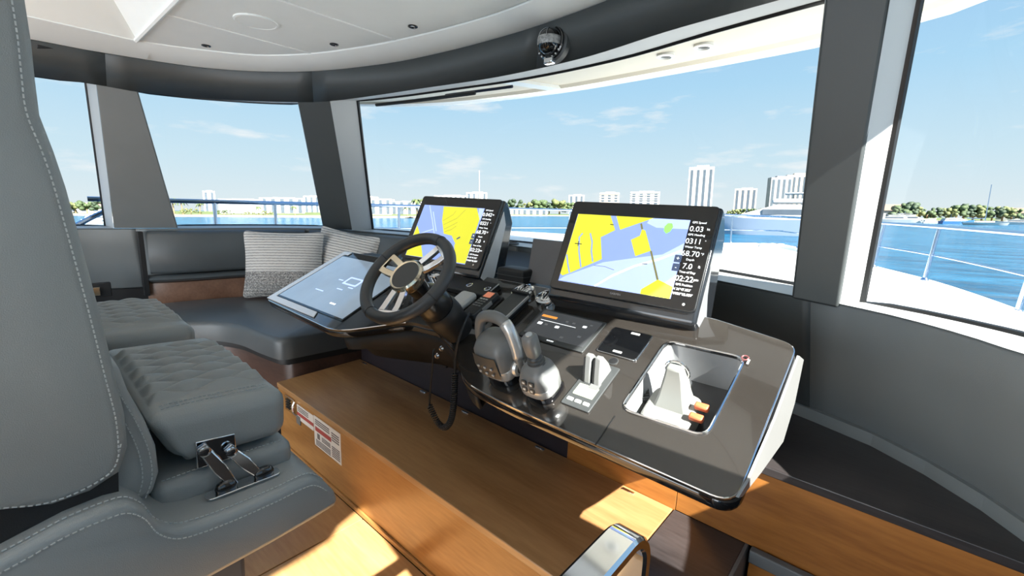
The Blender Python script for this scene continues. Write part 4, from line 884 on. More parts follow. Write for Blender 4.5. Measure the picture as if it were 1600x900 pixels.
# ---- small multifunction display
t = dev('engine_display', 'small dark touch screen with an orange menu tab in the console', 'display', -.912, 1.328)
part(t, rr_slab(.285, .172, .006, 0, .006), 'bezel', DGREY, bevel=.0015); part(t, flat(.262, .142, 0, .006, .0066), 'picture', S_DK)
part(t, flat(.07, .012, -.085, .045, .0072), 'menu_tab', S_ORG)
for x, y, s in ((-.1, .0, .02), (-.07, .0, .014), (0, .04, .012), (.03, .04, .012), (.08, .035, .016), (.09, -.02, .014), (.03, -.045, .014), (-.02, .0, .018), (.1, .05, .01)): part(t, rr_slab(s, s*.7, .002, .0066, .0074), 'menu_icon', S_TXT if s > .015 else mat('menu_dim', (140, 142, 144), .6)).location = (x, y, 0)
part(t, flat(.16, .002, -.03, .02, .0072), 'menu_line', S_TXT)
ltext(t, 'GARMIN', .008, S_TXT, .0, -.076, .0066)
# ---- dark glass pad with chrome border
t = dev('switch_pad', 'square black glass switch pad with a chrome border', 'switch panel', -.661, 1.336)
part(t, rr_slab(.146, .134, .01, 0, .005), 'border', CHROME, bevel=.0015); part(t, rr_slab(.138, .126, .008, .004, .0062), 'glass', SCREENGLASS)
part(t, rr_slab(.032, .010, .003, .006, .0072), 'tab', SILVER).location = (.015, .052, 0); part(t, rr_slab(.032, .010, .003, .006, .0072), 'tab', SILVER).location = (0, -.05, 0)
# ---- trim control
t = dev('trim_control', 'trim tab control with a pale display and two silver levers', 'control', -.665, 1.145)
part(t, rr_slab(.098, .196, .006, 0, .006), 'plate', DGREY, bevel=.0015)
part(t, rr_slab(.068, .046, .003, .006, .0075), 'screen', mat('lcd_green', (176, 188, 158), .3, emit=.25)).location = (0, -.03, 0)
for k in (-1, 0, 1): part(t, rr_slab(.02, .012, .003, .006, .0085), 'button', WPLASTIC).location = (k*.028, -.075, 0)
for k in (-1, 1):
    b_ = MB(); pr = [V((0, -.04, 0)), V((0, .042, 0)), V((0, .036, .036)), V((0, .016, .08)), V((0, .0, .082)), V((0, -.024, .036))]; b_.prism([p+V((-.011, 0, .004)) for p in pr], (.022, 0, 0)); o = part(t, b_, 'lever', mat('lever_grey', (120, 122, 122), .35, var=.03), bevel=.004); o.location = (k*.017, .04, 0)
    b_ = MB(); b_.prism([p*.9+V((-.0, -.004, .003)) for p in pr], (.004, 0, 0)); o = part(t, b_, 'lever_inlay', BMATTE); o.location = (k*.017-.0145, .04, 0)
part(t, rr_slab(.03, .03, .004, .006, .009), 'lever_gate', MGREY).location = (.015, .0, 0)
m = MB(); m.lathe([(.014, 0), (.014, .003), (.008, .004), (0, .0035)], 20); t = dev('push_button', 'round black push button between the trim control and the switch pad', 'button', -.655, 1.256); part(t, m, 'cap', BMATTE); m = MB(); m.lathe([(.0165, 0), (.0165, .0018), (.014, .0022)], 20); part(t, m, 'ring', DGREY)
# ---- throttle
def loft_body(prof, nseg=20, pw=3.2):
    """prof: list of (z, halfwidth, halfdepth, yoff) superellipse sections"""
    b = MB(); loops = []
    for z, a, d, y in prof:
        loops.append([V((math.copysign(abs(math.cos(q))**(2/pw), math.cos(q))*a, y+math.copysign(abs(math.sin(q))**(2/pw), math.sin(q))*d, z)) for q in [2*math.pi*k/nseg for k in range(nseg)]])
    b.loft(loops); return b
TILT = Matrix.Rotation(R(-4), 4, 'Z')
t = dev('throttle_control', 'large grey engine throttle with arched handle and key pad', 'throttle', -.955, 1.075)
part(t, loft_body([(0, .06, .065, .02), (.012, .062, .067, .02), (.03, .055, .06, .015)]), 'base', BGLOSS)
part(t, loft_body([(.02, .05, .05, .012), (.04, .066, .056, .006), (.09, .072, .062, .0), (.14, .070, .058, .004), (.168, .056, .046, .01), (.178, .03, .028, .014)], 28), 'housing', MGREY, ang=60)
part(t, loft_body([(.022, .052, .04, -.002), (.04, .067, .05, -.004), (.075, .0715, .052, -.006), (.085, .0715, .02, .0)], 28), 'silver_chin', SILVER, ang=60)
fp = MB(); rows = []
for k in range(7):
    z = .055+.085*k/6; rows.append([V((x*.052*(1-.08*abs(k-3)/3), -.064-.001*(1-(x*x))+.003*abs(k-3)/3+.004*abs(x)**4, z)) for x in (-1, -.6, -.2, .2, .6, 1)])
fp.grid(rows); part(t, fp, 'key_pad', DGREY)
for k in range(6):
    o = part(t, rr_slab(.010, .007, .002, 0, .003), 'key', mat('key_grey', (172, 174, 174), .5)); o.matrix_basis = Matrix.Translation((-.028+.028*(k % 3), -.0655, .075+.024*(k//3))) @ Matrix.Rotation(R(90), 4, 'X')
# arch handle with pivot caps
hp = [V((-.078, .0, .06)), V((-.082, .012, .11)), V((-.08, .025, .165)), V((-.065, .035, .205)), V((-.035, .04, .222)), V((0, .04, .226)), V((.035, .038, .218)), V((.062, .03, .19)), V((.078, .018, .14)), V((.084, .006, .095)), V((.084, 0, .06))]
hpc = smooth_curve(hp, 4); n_ = len(hpc); m = MB(); m.tube(hpc, [.013+.007*math.sin(math.pi*i/(n_-1)) for i in range(n_)], 12); part(t, m, 'handle', MGREY, ang=180)
hs = hpc[int(n_*.62):int(n_*.9)]; m = MB(); m.tube(hs, [.0145+.007*math.sin(math.pi*(int(n_*.62)+i)/(n_-1)) for i in range(len(hs))], 12); part(t, m, 'handle_inlay', SILVER, ang=180)
for sgn in (-1, 1):
    m = MB(); m.lathe([(.026, -.006), (.030, .004), (.026, .012), (.018, .014)], 24, (sgn*.075, 0, .07), Matrix.Rotation(R(90)*sgn, 3, 'Y')); cpn = part(t, m, 'pivot_cap', SILVER)
    m = MB(); m.lathe([(.017, .012), (.016, .016), (0, .017)], 24, (sgn*.075, 0, .07), Matrix.Rotation(R(90)*sgn, 3, 'Y')); part(t, m, 'pivot_disc', DGREY)
# ---- joystick
t = dev('joystick_control', 'grey docking joystick with four keys beside the throttle', 'joystick', -.785, 1.068)
part(t, loft_body([(0, .05, .055, .01), (.012, .052, .057, .01), (.026, .046, .05, .008)]), 'base', BGLOSS)
part(t, loft_body([(.018, .042, .046, .006), (.035, .056, .056, .0), (.075, .058, .056, .0), (.11, .045, .046, .004), (.128, .028, .03, .008)], 28, 2.8), 'housing', MGREY, ang=60)
part(t, loft_body([(.02, .043, .04, .0), (.035, .057, .05, -.006), (.06, .059, .05, -.006), (.07, .058, .02, .0)], 28, 2.8), 'silver_chin', SILVER, ang=60)
for k in range(4):
    o = part(t, rr_slab(.018, .016, .002, 0, .003), 'key', DGREY); o.matrix_basis = Matrix.Translation((-.014+.028*(k % 2), -.056+.004*(k//2), .068+.022*(k//2))) @ Matrix.Rotation(R(80), 4, 'X')
    o = part(t, rr_slab(.009, .007, .001, 0, .0036), 'key_symbol', WPLASTIC); o.matrix_basis = Matrix.Translation((-.014+.028*(k % 2), -.0565+.004*(k//2), .068+.022*(k//2))) @ Matrix.Rotation(R(80), 4, 'X')
m = MB(); m.lathe([(.03, .12), (.031, .126), (.026, .13), (.027, .136), (.022, .14), (.023, .146), (.018, .152)], 20, (0, .008, 0)); part(t, m, 'gaiter', DGREY)
part(t, loft_body([(.148, .014, .014, .008), (.158, .021, .021, .008), (.20, .023, .023, .009), (.222, .021, .021, .011), (.228, .014, .014, .012)], 16, 3), 'stick', MGREY, ang=50)
m = MB(); m.lathe([(.011, .227), (.010, .231), (0, .232)], 14, (0, .012, 0)); part(t, m, 'thumb_button', SILVER)
# ---- VHF handset in its cradle with a coiled lead
t = dev('radio_handset', 'black handheld radio with small orange screen in its cradle', 'radio', -1.318, 1.325, .014)
part(t, rr_slab(.085, .20, .012, -.014, -.002), 'cradle', BMATTE, bevel=.004)
part(t, rr_slab(.064, .172, .014, 0, .028), 'body', DGREY, bevel=.006); part(t, rr_slab(.058, .162, .012, .027, .0295), 'face', BMATTE)
part(t, rr_slab(.042, .036, .003, .029, .0302), 'screen', mat('radio_screen', (198, 120, 92), .3, emit=.4)).location = (0, .055, 0)
for r_ in range(4):
    for c_ in range(3): part(t, rr_slab(.012, .007, .002, .029, .0315), 'key', SILVER if r_ == 0 else MGREY).location = (-.016+.016*c_, .022-.016*r_, 0)
for k in range(6): part(t, flat(.03, .002, 0, -.05-.005*k, .0298), 'speaker_slot', TRIMBLACK, smooth=False)
part(t, rr_slab(.003, .06, .001, .004, .022), 'side_strip', SILVER).location = (.033, .0, 0)
cord0 = MC @ (loc(-1.322, 1.265)+V((0, 0, .035)))
t = thing('coiled_cable', cord0, 'black coiled radio lead hanging below the console', 'cord')
YC = 1.06
def yq(u, v, y=YC): return Yp(u, v, y)
pth = [cord0, yq(726, 505, 1.1), yq(717, 530, 1.06), yq(711, 560, YC), yq(711, 585, YC)]
m = MB(); m.tube(smooth_curve(pth, 8), .005, 6); o = m.build('plain_lead', BMATTE); adopt(t, o)
coil = smooth_curve([yq(711, 583), yq(710, 610), yq(708, 640), yq(703, 660), yq(694, 668), yq(684, 660), yq(676, 645), yq(671, 634)], 10)
m = MB(); Ls = [0]
for i in range(1, len(coil)): Ls.append(Ls[-1]+(coil[i]-coil[i-1]).length)
turns = 42; hel = []; nrm = V((0, 1, 0))
for k in range(turns*8+1):
    s = Ls[-1]*k/(turns*8); i = next((j for j in range(1, len(Ls)) if Ls[j] >= s), len(Ls)-1); f = (s-Ls[i-1])/max(1e-9, Ls[i]-Ls[i-1]); p = coil[i-1].lerp(coil[i], f); tg = (coil[i]-coil[i-1]).normalized(); b1_ = tg.cross(nrm).normalized(); a = 2*math.pi*k/8; hel.append(p+(nrm*math.cos(a)+b1_*math.sin(a))*.0105)
m.tube(hel, .0032, 5); o = m.build('coil', BMATTE); adopt(t, o)
m = MB(); m.tube(smooth_curve([yq(671, 634), yq(672, 610), yq(675, 580), yq(677, 552), Yp(679, 546, 1.12)], 6), .004, 6); o = m.build('plain_lead', BMATTE); adopt(t, o)
# ---- phone cradle
t = dev('phone_cradle', 'black tilted phone cradle between the radio and the small display', 'phone holder', -1.185, 1.345, .0)
b_ = rr_slab(.098, .19, .012, .02, .034); part(t, b_, 'pad', DGREY, bevel=.004); part(t, rr_slab(.08, .16, .012, .0, .022), 'foot', BMATTE, bevel=.003)
part(t, rr_slab(.006, .17, .002, .03, .040), 'side_lip', SILVER).location = (.047, 0, 0); part(t, rr_slab(.09, .012, .004, .03, .048), 'top_lip', BMATTE).location = (0, .09, 0)
ltext(t, '∪', .012, S_DK, 0, 0, .0345) if False else None
# ---- chrome air vents on the raised back strip
def vent(x, y, lab):
    t = dev('air_vent', lab, 'air vent', x, y, .012, 0, 'console air vents')
    M = Matrix.Rotation(R(0), 3, 'X')
    m = MB(); m.lathe([(.052, -.012), (.053, .0), (.051, .010), (.042, .013), (.040, .006)], 32, (0, 0, 0), M); part(t, m, 'ring', CHROME)
    m = MB(); m.lathe([(.046, -.004), (0, -.006)], 24, (0, 0, 0), M); part(t, m, 'throat', BMATTE)
    for k in range(5):
        a = R(-60+30*k); m = MB(); m.tube([M @ V((math.sin(a)*.012, -.03, .006)), M @ V((math.sin(a)*.03, .0, .012)), M @ V((math.sin(a)*.038, .032*math.cos(a)**.5, .007))], .0034, 6); part(t, m, 'blade', CHROME)
    m = MB(); m.lathe([(.030, .006), (.032, .012), (.028, .014), (.026, .006)], 28, (0, 0, 0), M); part(t, m, 'inner_ring', CHROME)
vent(-1.212, 1.462, 'round chrome air vent beside the phone cradle'); vent(-1.075, 1.458, 'round chrome air vent against the large chart screen'); vent(-1.63, 1.47, 'round chrome air vent under the small chart screen'); vent(-1.80, 1.47, 'round chrome air vent seen through the wheel spokes')
# ---- raised black dash strip with two ring switches
t = dev('switch_strip', 'raised black dash strip behind the steering wheel', 'switch panel', -1.50, 1.425, .0)
part(t, rr_slab(.30, .10, .012, .0, .028), 'strip', BMATTE, bevel=.006)
part(t, rr_slab(.004, .09, .001, .026, .030), 'edge_light', SILVER).location = (.148, 0, 0)
for u, v, lab in ((734, 446, 'small silver ring switch nearer the small chart screen vent'), (762, 452, 'small silver ring switch nearer the radio handset')):
    p = cpx(u, v, .028); t = thing('ring_switch', label=lab, cat='switch', group='ring switches', M=MC @ Matrix.Translation(p))
    m = MB(); m.lathe([(.017, 0), (.017, .004), (.011, .005), (.010, .002)], 24); part(t, m, 'ring', CHROME); m = MB(); m.lathe([(.010, .002), (0, .003)], 20); part(t, m, 'cap', BMATTE)
# ---- steering wheel
WC = V((-1.274, .904, 1.237)); an, bn_ = .743, .11
WN = V((math.sin(bn_)*math.cos(an), -math.cos(bn_)*math.cos(an), math.sin(an))); WX = V((0, 0, 1)).cross(WN).normalized(); WY = WN.cross(WX)
MW = frame_matrix(WC, WX, WY, WN); MWi = MW.inverted()
t = thing('steering_wheel', label='black leather steering wheel with champagne metal spokes', cat='steering wheel', M=MW)
RW = .169
m = MB(); rows = []
for k in range(64):
    a = 2*math.pi*k/64; d = V((math.cos(a), math.sin(a), 0)); rows.append([d*(RW+.0205*math.cos(q))+V((0, 0, .0225*math.sin(q))) for q in [2*math.pi*j/14 for j in range(14)]])
m.grid(rows, close_u=True, close_v=True); part(t, m, 'rim', mat('wheel_leather', (58, 61, 64), .38, bump=.2, bscale=500, var=.06))
for sgn in (1,):
    for aa in (-20, 70, 160, 250):
        m = MB(); a = R(aa); d = V((math.cos(a), math.sin(a), 0)); m.tube([d*(RW+.0208*math.cos(q))+V((0, 0, .0228*math.sin(q))) for q in [2*math.pi*j/18 for j in range(18)]], .0012, 5, closed=True); part(t, m, 'rim_seam', TRIMBLACK)
def wang(u, v): p = MWi @ Pl(u, v, WC, WN); return math.atan2(p.y, p.x)
for k, (u, v) in enumerate(((592, 402), (699, 388), (606, 487))):
    a = wang(u, v); d = V((math.cos(a), math.sin(a), 0)); s = V((-d.y, d.x, 0))
    sp = MB()
    for sg2 in (-1, 1):
        loops = []
        for f, off, zz in ((.04, .016, -.004), (.08, .024, -.006), (.12, .029, -.006), (.155, .031, -.002), (.164, .029, 0)):
            c = d*f+s*off*sg2+V((0, 0, zz)); loops.append([c+s*.0125+V((0, 0, .009)), c-s*.0125+V((0, 0, .009)), c-s*.0125-V((0, 0, .006)), c+s*.0125-V((0, 0, .006))])
        sp.loft(loops)
    part(t, sp, 'spoke', BRASSY if k == 0 else CHROME, bevel=.0025)
    m = MB(); m.box(d*.148+V((0, 0, .0)), (.018, .078, .014), Matrix.Rotation(a, 3, 'Z')); part(t, m, 'spoke_end', BRASSY if k == 0 else CHROME, bevel=.003)
m = MB(); m.lathe([(.054, -.03), (.065, -.012), (.066, .008), (.060, .015), (.054, .012)], 40); part(t, m, 'hub_ring', BRASSY)
m = MB(); m.lathe([(.054, .012), (.03, .0135), (0, .014)], 36); part(t, m, 'hub_pad', DGREY)
m = MB(); m.lathe([(.045, -.03), (.04, -.06), (.034, -.10), (.034, -.12)], 28); part(t, m, 'hub_boss', BGLOSS)
# steering column
t = thing('steering_column', label='glossy black steering column boot behind the wheel', cat='steering column', M=MW)
m = MB(); m.lathe([(.036, -.085), (.054, -.11), (.066, -.15), (.068, -.19), (.062, -.205)], 32); part(t, m, 'boot', mat('boot_black', (26, 27, 29), .3, var=.05))
m = MB(); m.lathe([(.064, -.205), (.071, -.215), (.072, -.26), (.066, -.30), (.064, -.36)], 32); part(t, m, 'collar', BMATTE)
m = MB(); m.tube([(-.05, -.02, -.15), (-.085, -.03, -.155)], [.012, .016], 12); part(t, m, 'tilt_knob', BMATTE)
# pale cover behind the boot
p = cpx(722, 476, .02); m = rr_slab(.09, .13, .02, 0, .03); t = thing('column_cover', label='pale glossy cover between steering column and radio', cat='cover', M=MC @ Matrix.Translation(p)); part(t, m, 'shell', REVEAL, bevel=.01); part(t, rr_slab(.08, .012, .004, 0, .034), 'band', BGLOSS, bevel=.003).location = (0, -.05, 0)
# ------------------------------------------------------------------ chart monitors on their pods
def monitor(name, TLo, wdir, hdir, W_, H_, lab, long_side, texts, chart):
    ex = V(wdir).normalized(); ey = (-V(hdir)).normalized(); ez = ex.cross(ey).normalized(); ey = ez.cross(ex)
    M = frame_matrix(V(TLo)+ex*W_/2-ey*H_/2, ex, ey, ez); Mi = M.inverted()
    t = thing(name, label=lab, cat='monitor', M=M)
    # deep wedge-shaped pod that reaches back and down to the dash
    def yz(dy, dz): return dy, dz
    b_ = MB(); loops = []
    for x in (-W_/2-.006, W_/2+.006):
        q = [V((x, H_/2+.004, -.012)), V((x, H_/2+.004, -.05)), V((x, H_/2-.06, -.13)), V((x, -H_/2-.02, -.22)), V((x, -H_/2-.10, -.16)), V((x, -H_/2-.035, -.012)), V((x, -H_/2-.004, -.012))]; loops.append(q)
    b_.loft(loops); part(t, b_, 'pod', mat('pod_gloss', (30, 33, 37), .14, coat=.5, var=.05), bevel=.012, bseg=3)
    for sg3 in (1,):
        x = sg3*(W_/2+.0068)
        if long_side: b_ = MB(); b_.prism([V((x, H_/2-.05, -.028)), V((x, H_/2-.10, -.075)), V((x, -H_/2+.02, -.12)), V((x, -H_/2-.04, -.12)), V((x, -H_/2-.028, -.028))], (sg3*.002, 0, 0)); part(t, b_, 'side_panel', mat('pod_side_white', (206, 208, 210), .25, var=.04), smooth=False); continue
        b_ = MB(); b_.prism([V((x, H_/2-.20, -.032)), V((x, H_/2-.29, -.07)), V((x, -H_/2+.02, -.12)), V((x, -H_/2-.04, -.13)), V((x, -H_/2-.028, -.028)), V((x, -H_/2+.01, -.026))], (sg3*.002, 0, 0)); part(t, b_, 'side_panel', mat('pod_side_silver', (128, 132, 136), .25, var=.04), smooth=False)
    part(t, rr_slab(W_, H_, .018, -.014, 0), 'bezel', mat('monitor_bezel', (34, 36, 38), .3, var=.05), bevel=.002)
    part(t, rr_slab(W_-.008, H_-.008, .014, 0, .0006), 'front_glass', SCREENGLASS)
    def loc2(u, v): p = Mi @ Pl(u, v, M.translation, ez); return V((p.x, p.y, 0))
    c = [loc2(*q) for q in chart['quad']]
    x0 = (c[0].x+c[3].x)/2; x1 = (c[1].x+c[2].x)/2; y1 = (c[0].y+c[1].y)/2; y0 = (c[2].y+c[3].y)/2
    A_ = lambda q: loc2(*q)
    def clampp(p): return V((max(x0, min(x1, p.x)), max(y0, min(y1, p.y)), p.z))
    b_ = MB(); b_.box(((x0+x1)/2, (y0+y1)/2, .0012), (x1-x0, y1-y0, .0008)); part(t, b_, 'chart_water', S_BLUE, smooth=False)
    z = .0018
    for nm, mm, polys in chart['polys']:
        for pl in polys:
            q = [clampp(A_(p))+V((0, 0, z)) for p in pl]; b_ = MB(); b_.poly(q); part(t, b_, nm, mm, smooth=False); z += .00008
    for nm, mm, wd, lines_ in chart['lines']:
        for pl in lines_:
            q = [clampp(A_(p)) for p in pl]; b_ = MB(); l_, r_ = [], []
            for i, p in enumerate(q):
                tg = (q[min(i+1, len(q)-1)]-q[max(i-1, 0)]).normalized(); nn = V((-tg.y, tg.x, 0))*wd/2; l_.append(clampp(p+nn)+V((0, 0, z))); r_.append(clampp(p-nn)+V((0, 0, z)))
            b_.grid([l_, r_]); part(t, b_, nm, mm, smooth=False); z += .00008
    # data strip at the right
    xs = (x1+W_/2-.03)/2+.004; hh = y1-y0; sw = W_/2-.03-x1
    for k, (lb, val, un) in enumerate(texts):
        yy = y1-hh*(.09+.157*k)
        ltext(t, lb, .0105, S_TXT, xs, yy+.018, .0014); ltext(t, val, .027 if k < 5 else .011, S_TXT, xs-.004, yy-.006 if k < 5 else yy+.002, .0014)
        if un: ltext(t, un, .012, S_TXT, xs+.034 if k < 5 else xs, yy-.004 if k < 5 else yy-.014, .0014)
    for k, s in enumerate('+-'):
        part(t, rr_slab(.024, .026, .002, .0026, .0034), 'zoom_button', S_BTN).location = (x1-.008, y0+hh*.50-.031*k, 0); ltext(t, s, .02, S_TXT, x1-.008, y0+hh*.50-.031*k, .0042)
    ltext(t, 'GARMIN', .011, mat('logo_grey', (150, 152, 154), .4), 0, -H_/2+.018, .0012)
    m = MB(); m.lathe([(.005, .0006), (.004, .0016), (0, .0017)], 12, (W_/2-.04, -H_/2+.022, 0)); part(t, m, 'power_button', SILVER)
    return t
sR = lambda x, y: (x/4.09+840, y/4.09+300)
sL = lambda x, y: (x/6.427+640, y/6.427+300)
def mp_(f, l): return [f(*p) for p in l]
chR = dict(quad=mp_(sR, [(262, 140), (980, 182), (845, 688), (132, 562)]),
  polys=[('pale_water', S_PALE, [mp_(sR, [(132, 562), (180, 535), (420, 450), (640, 420), (800, 400), (980, 330), (980, 420), (845, 688)]), mp_(sR, [(720, 170), (980, 182), (965, 240), (850, 235), (760, 230), (700, 200)])]),
         ('chart_land', S_YEL, [mp_(sR, [(262, 140), (468, 151), (497, 245), (405, 290), (412, 430), (362, 452), (290, 482), (215, 515), (160, 535), (140, 520)]), mp_(sR, [(505, 152), (745, 166), (528, 243)]), mp_(sR, [(668, 240), (690, 247), (725, 377), (625, 412), (598, 307), (655, 280)]), mp_(sR, [(663, 622), (770, 560), (866, 607), (845, 688), (655, 655)])]),
         ('shoal', S_GRN, [mp_(sR, [(808, 250), (812, 222), (835, 200), (862, 202), (868, 225), (848, 255), (822, 268)])])],
  lines=[('canal', S_BLUE, .006, [mp_(sR, [(338, 265), (350, 320), (345, 380), (354, 448)]), mp_(sR, [(290, 265), (268, 290), (266, 380), (278, 482)]), mp_(sR, [(188, 400), (195, 460), (205, 516)])]),
         ('channel', S_TXT, .007, [mp_(sR, [(365, 605), (480, 535), (620, 475), (780, 430), (930, 375)])]), ('bridge', S_OLV, .007, [mp_(sR, [(663, 203), (670, 240)]), mp_(sR, [(725, 378), (768, 562)])]),
         ('boat_mark', mat('chart_mark', (40, 44, 50), .5), .003, [mp_(sR, [(668, 460), (702, 461)]), mp_(sR, [(240, 330), (284, 334)]), mp_(sR, [(466, 208), (488, 212)]), mp_(sR, [(264, 316), (260, 346)])]), ('depth_line', S_BTN, .0015, [mp_(sR, [(360, 470), (430, 478), (490, 500)])])])
chL = dict(quad=mp_(sL, [(150, 130), (752, 165), (565, 722), (-40, 640)]),
  polys=[('pale_water', S_PALE, [mp_(sL, [(700, 165), (752, 165), (712, 290), (690, 250)])]),
         ('chart_land', S_YEL, [mp_(sL, [(345, 146), (678, 163), (705, 275), (565, 722), (455, 706), (450, 500), (425, 440), (345, 420), (328, 285)]), mp_(sL, [(80, 335), (100, 400), (135, 655), (-40, 640), (0, 470)])]),
         ('basin', S_BLUE, [mp_(sL, [(350, 430), (425, 440), (460, 520), (430, 560), (360, 520)])])],
  lines=[('channel', S_PALE, .006, [mp_(sL, [(205, 138), (230, 280), (250, 420)]), mp_(sL, [(240, 200), (270, 395)]), mp_(sL, [(85, 432), (160, 400), (242, 374)])]), ('dock', S_OLV, .0016, [mp_(sL, [(340, 290), (440, 230), (470, 190)]), mp_(sL, [(345, 330), (480, 265), (565, 180)]), mp_(sL, [(350, 375), (440, 330), (485, 305)]), mp_(sL, [(355, 400), (420, 380), (470, 345)])]), ('boat_mark', S_BTN, .008, [mp_(sL, [(475, 475), (510, 455)])])])
TX = lambda a, b: [('GPS Speed', a, 'kt'), ('GPS Heading', b, '°'), ('Water Temp', '68.70', '°F'), ('Depth', '7.0', 'ft'), ('Time of Day', '02:22', 'pm'), ('GPS Position', "N 26°47.252'", "W080°02.889'")]
monitor('chart_monitor', (-1.045, 1.560, 1.514), (.9975, .055, -.006), (.004, -.417, -.909), .560, .372, 'chart monitor with yellow land and a green shoal above the joystick', False, TX('0.03', '0311'), chR)
monitor('chart_monitor', (-2.069, 1.585, 1.519), (.9955, .085, -.012), (.03, -.45, -.89), .560, .372, 'chart monitor with one big yellow landmass behind the steering wheel', True, TX('0.042', '0321'), chL)
# ------------------------------------------------------------------ tray contents
REMOTE = mat('remote_white', (132, 134, 130), .4, var=.03)
t = thing('remote_handset', label='white plastic remote with a tapered neck lying in the console tray', cat='remote', M=MC @ Matrix.Translation(cpx(1052, 652, -.10)) @ Matrix.Scale(1.3, 4))
part(t, loft_body([(0, .055, .06, -.01), (.008, .058, .062, -.01), (.035, .055, .058, -.008), (.04, .05, .05, -.005)], 24, 5), 'body', REMOTE, bevel=.003)
b_ = MB(); b_.loft([[V((-a_, y-d_, z)), V((a_, y-d_, z)), V((a_, y+d_, z)), V((-a_, y+d_, z))] for z, a_, d_, y in ((.035, .038, .03, .01), (.06, .030, .024, .02), (.10, .022, .018, .035), (.125, .017, .014, .04))]); part(t, b_, 'neck', REMOTE, bevel=.005)
b_ = MB(); b_.box((0, -.05, .018), (.10, .03, .025)); part(t, b_, 'front_clip', REMOTE, bevel=.006)
b_ = MB(); b_.tube([V((.026*math.cos(a), .045+.0*a, .105+.026*math.sin(a))) for a in [2*math.pi*k/20 for k in range(20)]], .003, 6, closed=True); part(t, b_, 'wire_ring', CHROME)
for x, y in ((.062, .012), (.062, -.02)): b_ = MB(); b_.box((x, y, .05), (.03, .016, .014)); part(t, b_, 'orange_tab', ORANGE, bevel=.004)
t = thing('black_clip', label='small black ribbed clip lying in the console tray', cat='clip', M=MC @ Matrix.Translation(cpx(1010, 622, -.08)) @ Matrix.Rotation(R(30), 4, 'Z'))
part(t, rr_slab(.022, .05, .006, 0, .02), 'clip_body', BMATTE, bevel=.003)
for k in range(4): b_ = MB(); b_.box((0, -.018+.012*k, .021), (.02, .004, .004)); part(t, b_, 'rib', DGREY)
t = thing('loose_key', label='small reddish metal key end at the tray corner', cat='key', M=MC @ Matrix.Translation(loc(-.306, 1.39)+V((0, 0, .003))))
b_ = MB(); b_.tube([V((.009*math.cos(a), .009*math.sin(a), .003)) for a in [2*math.pi*k/14 for k in range(14)]], .0025, 6, closed=True); part(t, b_, 'bow', mat('rose_metal', (196, 130, 130), .25, metal=.8)); b_ = MB(); b_.box((.012, -.014, .003), (.006, .02, .002)); part(t, b_, 'blade', SILVER)
# ------------------------------------------------------------------ things on the dash behind the console
a = Yp(824, 440, 1.60); b = Yp(872, 440, 1.60)
p0, p1, p2, p3 = Yp(822, 440, 1.58), Yp(868, 446, 1.58), Yp(874, 380, 1.66), Yp(833, 373, 1.66)
t = thing('grey_folder', p0, 'stiff grey folder standing behind the large chart monitor', 'folder'); 
w0 = V((p1.x-p0.x+.10, .0, 0)); b_ = MB(); b_.prism([p0, p0+w0, p3+w0*.96, p3], (0, .012, 0)); o = b_.build('cover', mat('folder_grey', (104, 104, 106), .6, var=.05), bevel=.002, smooth=False); b2 = MB(); b2.prism([p0+V((.003, .012, .003)), p0+w0+V((-.003, .012, .003)), p3+w0*.96+V((-.003, .012, -.004)), p3+V((.003, .012, -.004))], (0, .006, 0)); o2 = b2.build('sheets', PAPER, smooth=False); adopt(t, o, o2)
q0 = Yp(766, 446, 1.53); q1 = Yp(826, 446, 1.53)
cz = (Yp(795, 446, 1.53).z); t = thing('zip_case', ((q0.x+q1.x)/2, 1.58, cz), 'small black fabric case on the dash behind the radio', 'case')
b_ = rounded_box(.165, .11, .095, .014, (6, 6, 4), .004); o = b_.build('case', BMATTE, M=Matrix.Translation(((q0.x+q1.x)/2, 1.585, cz+.03)), ang=60); b_ = MB(); b_.box(((q0.x+q1.x)/2, 1.585, cz+.046), (.167, .112, .004)); o2 = b_.build('zip', DGREY, bevel=.001); adopt(t, o, o2)
# dash top between console and windscreen
idx = list(range(near(-2.9, 2.29), near(-.62, 2.03), 5)); m = MB()
m.grid([[V((SD[i].x, SD[i].y-.02, 1.165)) for i in idx], [V((SD[i].x, SD[i].y-.06, 1.14)) for i in idx], [V((SD[i].x, max(1.62, SD[i].y-.28), 1.10)) for i in idx], [V((SD[i].x, 1.60, 1.06)) for i in idx]]); o = m.build('dash_top', BMATTE, ang=50); tag(o, 'matte black dashboard top between the console and the windscreen', 'dashboard')
p = Zp(799, 381, 1.205); t = thing('cup_holder', p, 'black ringed cup holder on the pale windscreen sill', 'cup holder')
m = MB(); m.lathe([(.055, 0), (.055, .008), (.044, .012), (.040, .004)], 28, p); o = m.build('rim', DGREY); m = MB(); m.lathe([(.040, .004), (.0, .002)], 24, p); o2 = m.build('well', TRIMBLACK); adopt(t, o, o2)
